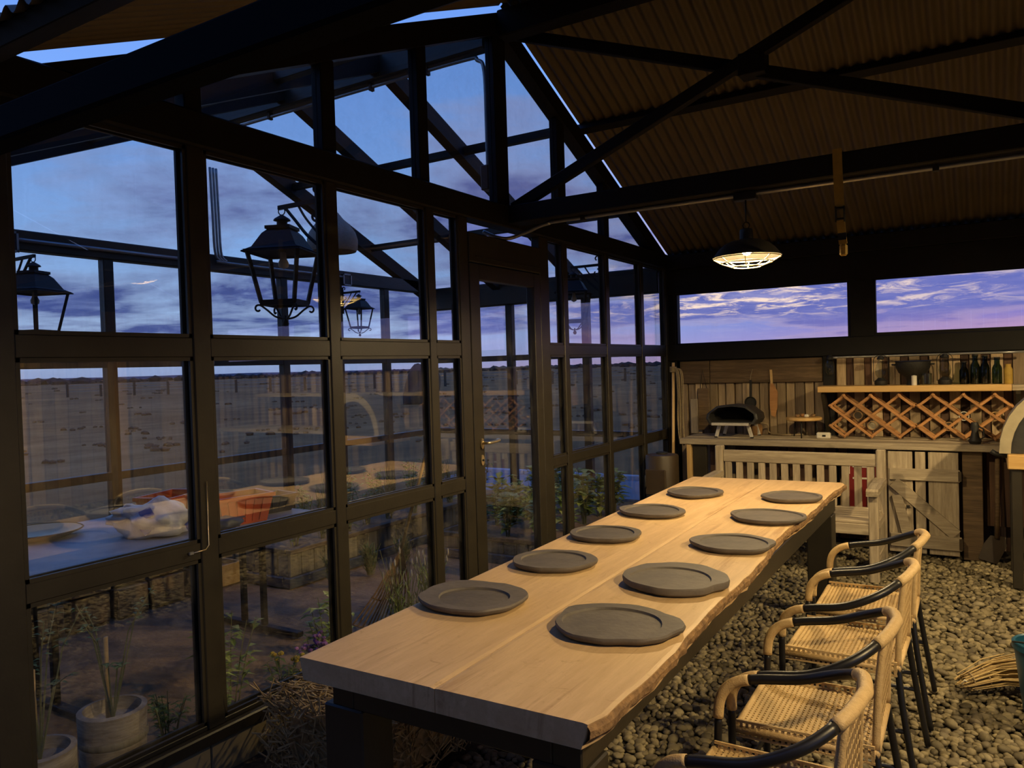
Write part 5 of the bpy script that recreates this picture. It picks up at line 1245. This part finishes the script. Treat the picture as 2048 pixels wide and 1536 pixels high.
# ---- brass dish, secateurs, dark dish
t = thing('metal_dish', 'shallow brass coloured dish on the potting table', 'dish', (-1.28, 1.64, TZ))
cD = P(75, 1063, 2, TZ+.03); part(MB().lathe([(.0, .0), (.14, .0), (.20, .028), (.205, .03), (.20, .034), (.14, .006), (0, .006)], (cD.x, cD.y, TZ+.001), 32), 'dish', BRASS, t, 'auto'); part(MB().lathe([(.205, .028), (.212, .033), (.205, .037)], (cD.x, cD.y, TZ+.001), 32, True, True), 'rolled_rim', IRON, t, True)
cS = P(455, 1055, 2, TZ+.02); tag(MB().blob((cS.x-.02, cS.y, TZ+.04), (.07, .11, .03), 12, 3, .5, 3).build('crumpled_wrapper', TARP, smooth=True), 'crumpled grey wrapper lying beside the orange planter', 'wrapper')
# ---- wooden crates along the far side, two high
ys = 2.05; k = 0
while ys < 3.45:
    wv = .22+.07*((k*37) % 5)/5
    for lev in (0, 1):
        dxx = rnd.uniform(-.02, .02); h = .19; z = lev*.205
        t = thing('wooden_block', ['rough sawn timber block in the lower row behind the potting table', 'rough sawn timber block in the upper row behind the potting table'][lev], 'block', (-2.33, ys+wv/2, z), 'timber blocks stacked behind the potting table')
        part(MB().bbox((-2.50+dxx, ys, z), (-2.17+dxx, ys+wv-.02, z+h), .008), 'block_body', CRATEW, t)
        part(MB().bbox((-2.17+dxx, ys+wv*.35, z+.05), (-2.166+dxx, ys+wv*.5, z+.09), .001), 'end_check', BARK, t)
    ys += wv+.025; k += 1
cC = P(460, 1170, 2, 0)
def crate(label, x0, x1, y0, y1, z0, h):
    t = thing('pine_crate', label, 'crate', ((x0+x1)/2, (y0+y1)/2, z0)); b = .018
    part(MB().bbox((x1-b, y0, z0), (x1, y1, z0+h), .003), 'side_board', PINE, t); part(MB().bbox((x0, y0, z0), (x0+b, y1, z0+h), .003), 'side_board', PINE, t)
    part(MB().bbox((x0+b, y0, z0), (x1-b, y0+b, z0+h), .003), 'side_board', PINE, t); part(MB().bbox((x0+b, y1-b, z0), (x1-b, y1, z0+h), .003), 'side_board', PINE, t)
    part(MB().bbox((x0+b, y0+b, z0+.01), (x1-b, y1-b, z0+h*.75), .003), 'soil_fill', SOIL, t)
crate('orange pine crate of soil on the floor behind the potting table legs', -2.45, -2.17, 3.60, 3.86, .0, .155)
crate('small pine crate behind the orange one in the glasshouse', -2.85, -2.55, 3.62, 3.86, 0, .24)
plant('weed_tuft', 'straggly weed growing in the orange pine crate', 'plant', -2.32, 3.72, .12, .22, .10, 9, 8, .06, .025, LEAFD, 71)
# ---- raised beds
def raised(label, x0, x1, y0, y1, h, front_x=True):
    t = thing('raised_bed', label, 'planter', ((x0+x1)/2, (y0+y1)/2, 0)); r_ = random.Random(int(abs(x0*100)))
    y = y0
    while y < y1-.03:
        wv = .10+.03*r_.random(); part(MB().bbox((x1-.022, y, .07), (x1+r_.uniform(-.002, .004), min(y+wv-.004, y1), h-.035), .003), 'board', BEDW, t); y += wv
    x = x0
    while x < x1-.03:
        wv = .10+.03*r_.random(); part(MB().bbox((x, y0-.0+r_.uniform(-.003, .002), .07), (min(x+wv-.004, x1-.023), y0+.022, h-.035), .003), 'board', BEDW, t); x += wv
    part(MB().bbox((x1-.035, y0-.012, h-.034), (x1+.02, y1, h), .004), 'top_rail', BEDR, t); part(MB().bbox((x0, y0-.015, h-.034), (x1-.036, y0+.04, h), .004), 'top_rail', BEDR, t)
    part(MB().bbox((x1-.05, y0-.03, -.01), (x1+.028, y1, .068), .006), 'tarp_skirt', TARP, t); part(MB().bbox((x0, y0-.034, -.01), (x1-.051, y0+.03, .068), .006), 'tarp_skirt', TARP, t)
    part(MB().bbox((x0+.03, y0+.045, .05), (x1-.055, y1-.02, h-.05), .01), 'soil_fill', SOIL, t)
raised('long raised bed of old boards running to the corner of the glasshouse', -2.80, -1.70, 3.90, 7.05, .27)
raised('low raised bed of leafy greens outside the steel door', -1.30, -.22, 5.15, 7.05, .20)
BG = 'leafy plants in the long raised bed'
gi = 0
for k in range(20):
    x = -2.46+.48*(k % 2)+rnd.uniform(-.04, .04); y = 4.16+.295*(k//2)+rnd.uniform(-.03, .03)
    if k % 3 == 0: spikes('tall_grass', 'wispy tall grass clump in the long raised bed', 'grass', x, y, .22, .42, .10, 16, 100+k, False, GRASSM, 'wispy grass clumps in the long raised bed')
    else: plant('leafy_plant', 'dark leafy plant in the long raised bed', 'plant', x, y, .22, .34+.12*rnd.random(), .11, 11, 13, .075, .035, LEAFD if k % 2 else LEAF, 120+k, BG)
for k in range(15):
    x = -1.10+.345*(k % 3)+rnd.uniform(-.03, .03); y = 5.36+.36*(k//3)+rnd.uniform(-.03, .03)
    plant('salad_plant', 'bright broad leaved salad plant in the low raised bed', 'plant', x, y, .15, .34+.14*rnd.random(), .08, 9, 10, .125, .09, LEAF, 200+k, 'salad plants in the low raised bed')
for k in range(3):
    spikes('agave_tuft', 'spiky blue green tuft growing between the raised beds', 'plant', -1.42+.03*k, 4.05+.36*k, .0, .28, .10, 22, 300+k, False, LEAFD, 'spiky tufts between the raised beds')
# ---- plants along the outside of the plinth
spec = [('bushy green herb at the foot of the glass below the orange planters', -.36, 2.30, .50, .14, 12, 14, .075, .035, LEAF, None, 0), ('bright leafy seedling against the glass behind the table corner', -.28, 2.86, .42, .12, 9, 10, .085, .05, LEAF, None, 0),
        ('low green weed between the tall log pot and the bushy herb', -.20, 2.12, .24, .10, 12, 12, .05, .022, LEAFD, None, 0), ('purple flowering plant behind the corner of the dining table', -.22, 2.72, .26, .08, 8, 8, .05, .02, LEAFD, PURPLE, 6), ('yellow flowering plant low against the glass', -.20, 2.50, .22, .12, 12, 10, .05, .022, LEAFD, YELLOWF, 3),
        ('spreading pot herb beside the tall log pot', -.30, 1.95, .26, .10, 10, 12, .05, .02, LEAFD, None, 0), ('leafy green weed by the rake tines', -.50, 3.15, .20, .14, 10, 10, .05, .022, LEAF, None, 0)]
for k, (lb, x, y, h, rad, ns, nl, L, Wd, mt, fl__, nf) in enumerate(spec): plant('garden_plant', lb, 'plant', x, y, -.01, h, rad, ns, nl, L, Wd, mt, 400+k, None, fl__, nf)
spikes('lavender', 'pale flowered lavender clump beside the bamboo rake', 'plant', -.30, 3.50, -.01, .52, .17, 24, 501, True, LEAF)
spikes('lavender', 'pale flowered lavender clump behind the narrow pane by the door', 'plant', -.42, 3.92, -.01, .46, .15, 22, 502, True, LEAF)
# ---- bamboo rake
t = thing('bamboo_rake', 'bamboo leaf rake leaning on the glass beside the steel door', 'rake', (-.6, 3.4, 0))
top = P(866, 850, 0, -.10); nk = P(803, 1095, 0, -.40); 
part(MB().tube([nk, nk.lerp(top, .5), top], .011, 8), 'handle', PINEZ, t, True)
ft = [P(705+9.5*k, 1250+10*math.sin(k/10*pi), 0, -.52-.012*k) for k in range(13)]
for k, p in enumerate(ft):
    p.z = max(.0, p.z); part(MB().tube([nk, nk.lerp(p, .6)+Vector((.02, 0, .0)), p, p+Vector((.03, 0, -.0))], .0055, 5), 'tine', BAMBOO, t, True)
for s_ in (.35, .65): part(MB().tube([nk.lerp(p, s_)+Vector((.012, 0, 0)) for p in ft], .006, 5), 'cross_tie', BAMBOO, t, True)
# ---- log pots with young trees
def logpot(label, cx, cy, r, h, seed, tree):
    r_ = random.Random(seed); t = thing('log_pot', label, 'pot', (cx, cy, 0))
    b = MB(); prof = [(r*.93, 0), (r*.97, h*.3), (r, h*.7), (r*1.03, h), (r*.86, h+.004), (r*.83, h*.85), (0, h*.82)]
    b.lathe(prof, (cx, cy, -.01), 28); b.v = [(cx+(p[0]-cx)*(1+.03*mnoise.noise((p[0]*9, p[1]*9, p[2]*7))), cy+(p[1]-cy)*(1+.03*mnoise.noise((p[0]*9, p[1]*9, 5+p[2]*7))), p[2]) for p in b.v]
    part(b, 'pot_wall', TIMBERP, t, 'auto')
    for z in (h*.3, h*.62): part(MB().lathe([(r*1.0, z), (r*1.035, z+.006), (r*1.035, z+.022), (r*1.0, z+.028)], (cx, cy, -.01), 28, True, True), 'hoop', BEDW, t, True)
    t2 = thing('sapling', tree, 'plant', (cx, cy, h*.82)); part(MB().tube([(cx-.03, cy, h*.8), (cx-.028, cy, h*.8+.32)], .009, 6), 'stake', PINEZ, t2, True)
    st = MB(); lf = MB()
    for k in range(7):
        a = r_.uniform(0, 6.28); tp = Vector((cx+.16*math.cos(a), cy+.16*math.sin(a), h*.8+r_.uniform(.25, .55))); bt = Vector((cx, cy, h*.8)); md = bt.lerp(tp, .55)+Vector((0, 0, .1)); st.tube([bt, md, tp], [.004, .003, .002], 4)
        for q in range(8):
            p = md.lerp(tp, r_.random()); an = r_.uniform(0, 6.28); leaf(lf, p, (math.cos(an), math.sin(an), .3), (0, 0, 1), .04, .015)
    part(st, 'twigs', STEM, t2); part(lf, 'foliage', LEAFD, t2)['kind'] = 'stuff'
logpot('tall log pot with a staked sapling against the plinth outside', -.21, 1.665, .118, .31, 1, 'thin staked sapling in the taller log pot')
logpot('short log pot with a staked sapling in the end bay', -.205, 1.395, .112, .27, 2, 'thin staked sapling in the shorter log pot')

# ================================================================== LANDSCAPE
f = thing('field_fence', 'old post and wire fence crossing the dry field', 'fence', (-40, 60, -.06))
A, B_ = Vector((-75, 42, 0)), Vector((25, 95, 0)); nP = 34
for k in range(nP):
    p = A.lerp(B_, k/(nP-1)); part(MB().bbox((p.x-.09, p.y-.09, -.06), (p.x+.09, p.y+.09, 1.25+rnd.uniform(-.15, .15)), .01), 'fence_post', FENCEW, f)
for z in (.5, .85, 1.1): part(MB().tube([A+Vector((0, 0, z)), B_+Vector((0, 0, z))], .012, 4), 'wire', GALV, f)
rk = thing('field_boulder', 'dark leaning boulder standing alone in the dry field', 'boulder', (-20.7, 29.4, -.06))
b = MB().blob((-20.7, 29.4, .4), (.75, .75, 1.35), 3, 4, .45, 1.3); b.v = [(p[0]+.25*(p[2]), p[1], max(-.06, p[2])) for p in b.v]; part(b, 'rock', ROCK, rk, True)
tl = MB(); r_ = random.Random(9)
for k in range(700):
    a = pi*.5+(-.25+1.45*k/700)+r_.uniform(-.002, .002); d = r_.uniform(420, 700); s_ = r_.uniform(.8, 2.2)*(1.6 if r_.random() < .06 else 1)
    if r_.random() < .25*(.5+.5*math.sin(a*23)): continue
    tl.blob((d*math.cos(a), d*math.sin(a), s_*.4), (s_*r_.uniform(1.2, 3), s_*2, s_), k, 1, .4)
o = tag(tl.build('tree_line', TREEM, base=(0, 0, 0)), 'low dark line of trees along the horizon', 'trees', None, 'stuff')
sh = MB(); r_ = random.Random(19)
for k in range(420):
    a = pi*.5+r_.uniform(-.2, 1.2); d = 15*math.exp(r_.uniform(0, 2.6)); s_ = r_.uniform(.03, .07)*(1+d/60)
    for q in range(3): sh.blob((d*math.cos(a)+r_.uniform(-.3, .3), d*math.sin(a)+r_.uniform(-.3, .3), -.06+s_*.4), (s_*1.3, s_*1.3, s_*.8), k+q, 1, .5)
tag(sh.build('scrub_tussocks', SCRUB, base=(0, 0, -.06)), 'scattered dark scrub tussocks over the dry field', 'scrub', None, 'stuff')
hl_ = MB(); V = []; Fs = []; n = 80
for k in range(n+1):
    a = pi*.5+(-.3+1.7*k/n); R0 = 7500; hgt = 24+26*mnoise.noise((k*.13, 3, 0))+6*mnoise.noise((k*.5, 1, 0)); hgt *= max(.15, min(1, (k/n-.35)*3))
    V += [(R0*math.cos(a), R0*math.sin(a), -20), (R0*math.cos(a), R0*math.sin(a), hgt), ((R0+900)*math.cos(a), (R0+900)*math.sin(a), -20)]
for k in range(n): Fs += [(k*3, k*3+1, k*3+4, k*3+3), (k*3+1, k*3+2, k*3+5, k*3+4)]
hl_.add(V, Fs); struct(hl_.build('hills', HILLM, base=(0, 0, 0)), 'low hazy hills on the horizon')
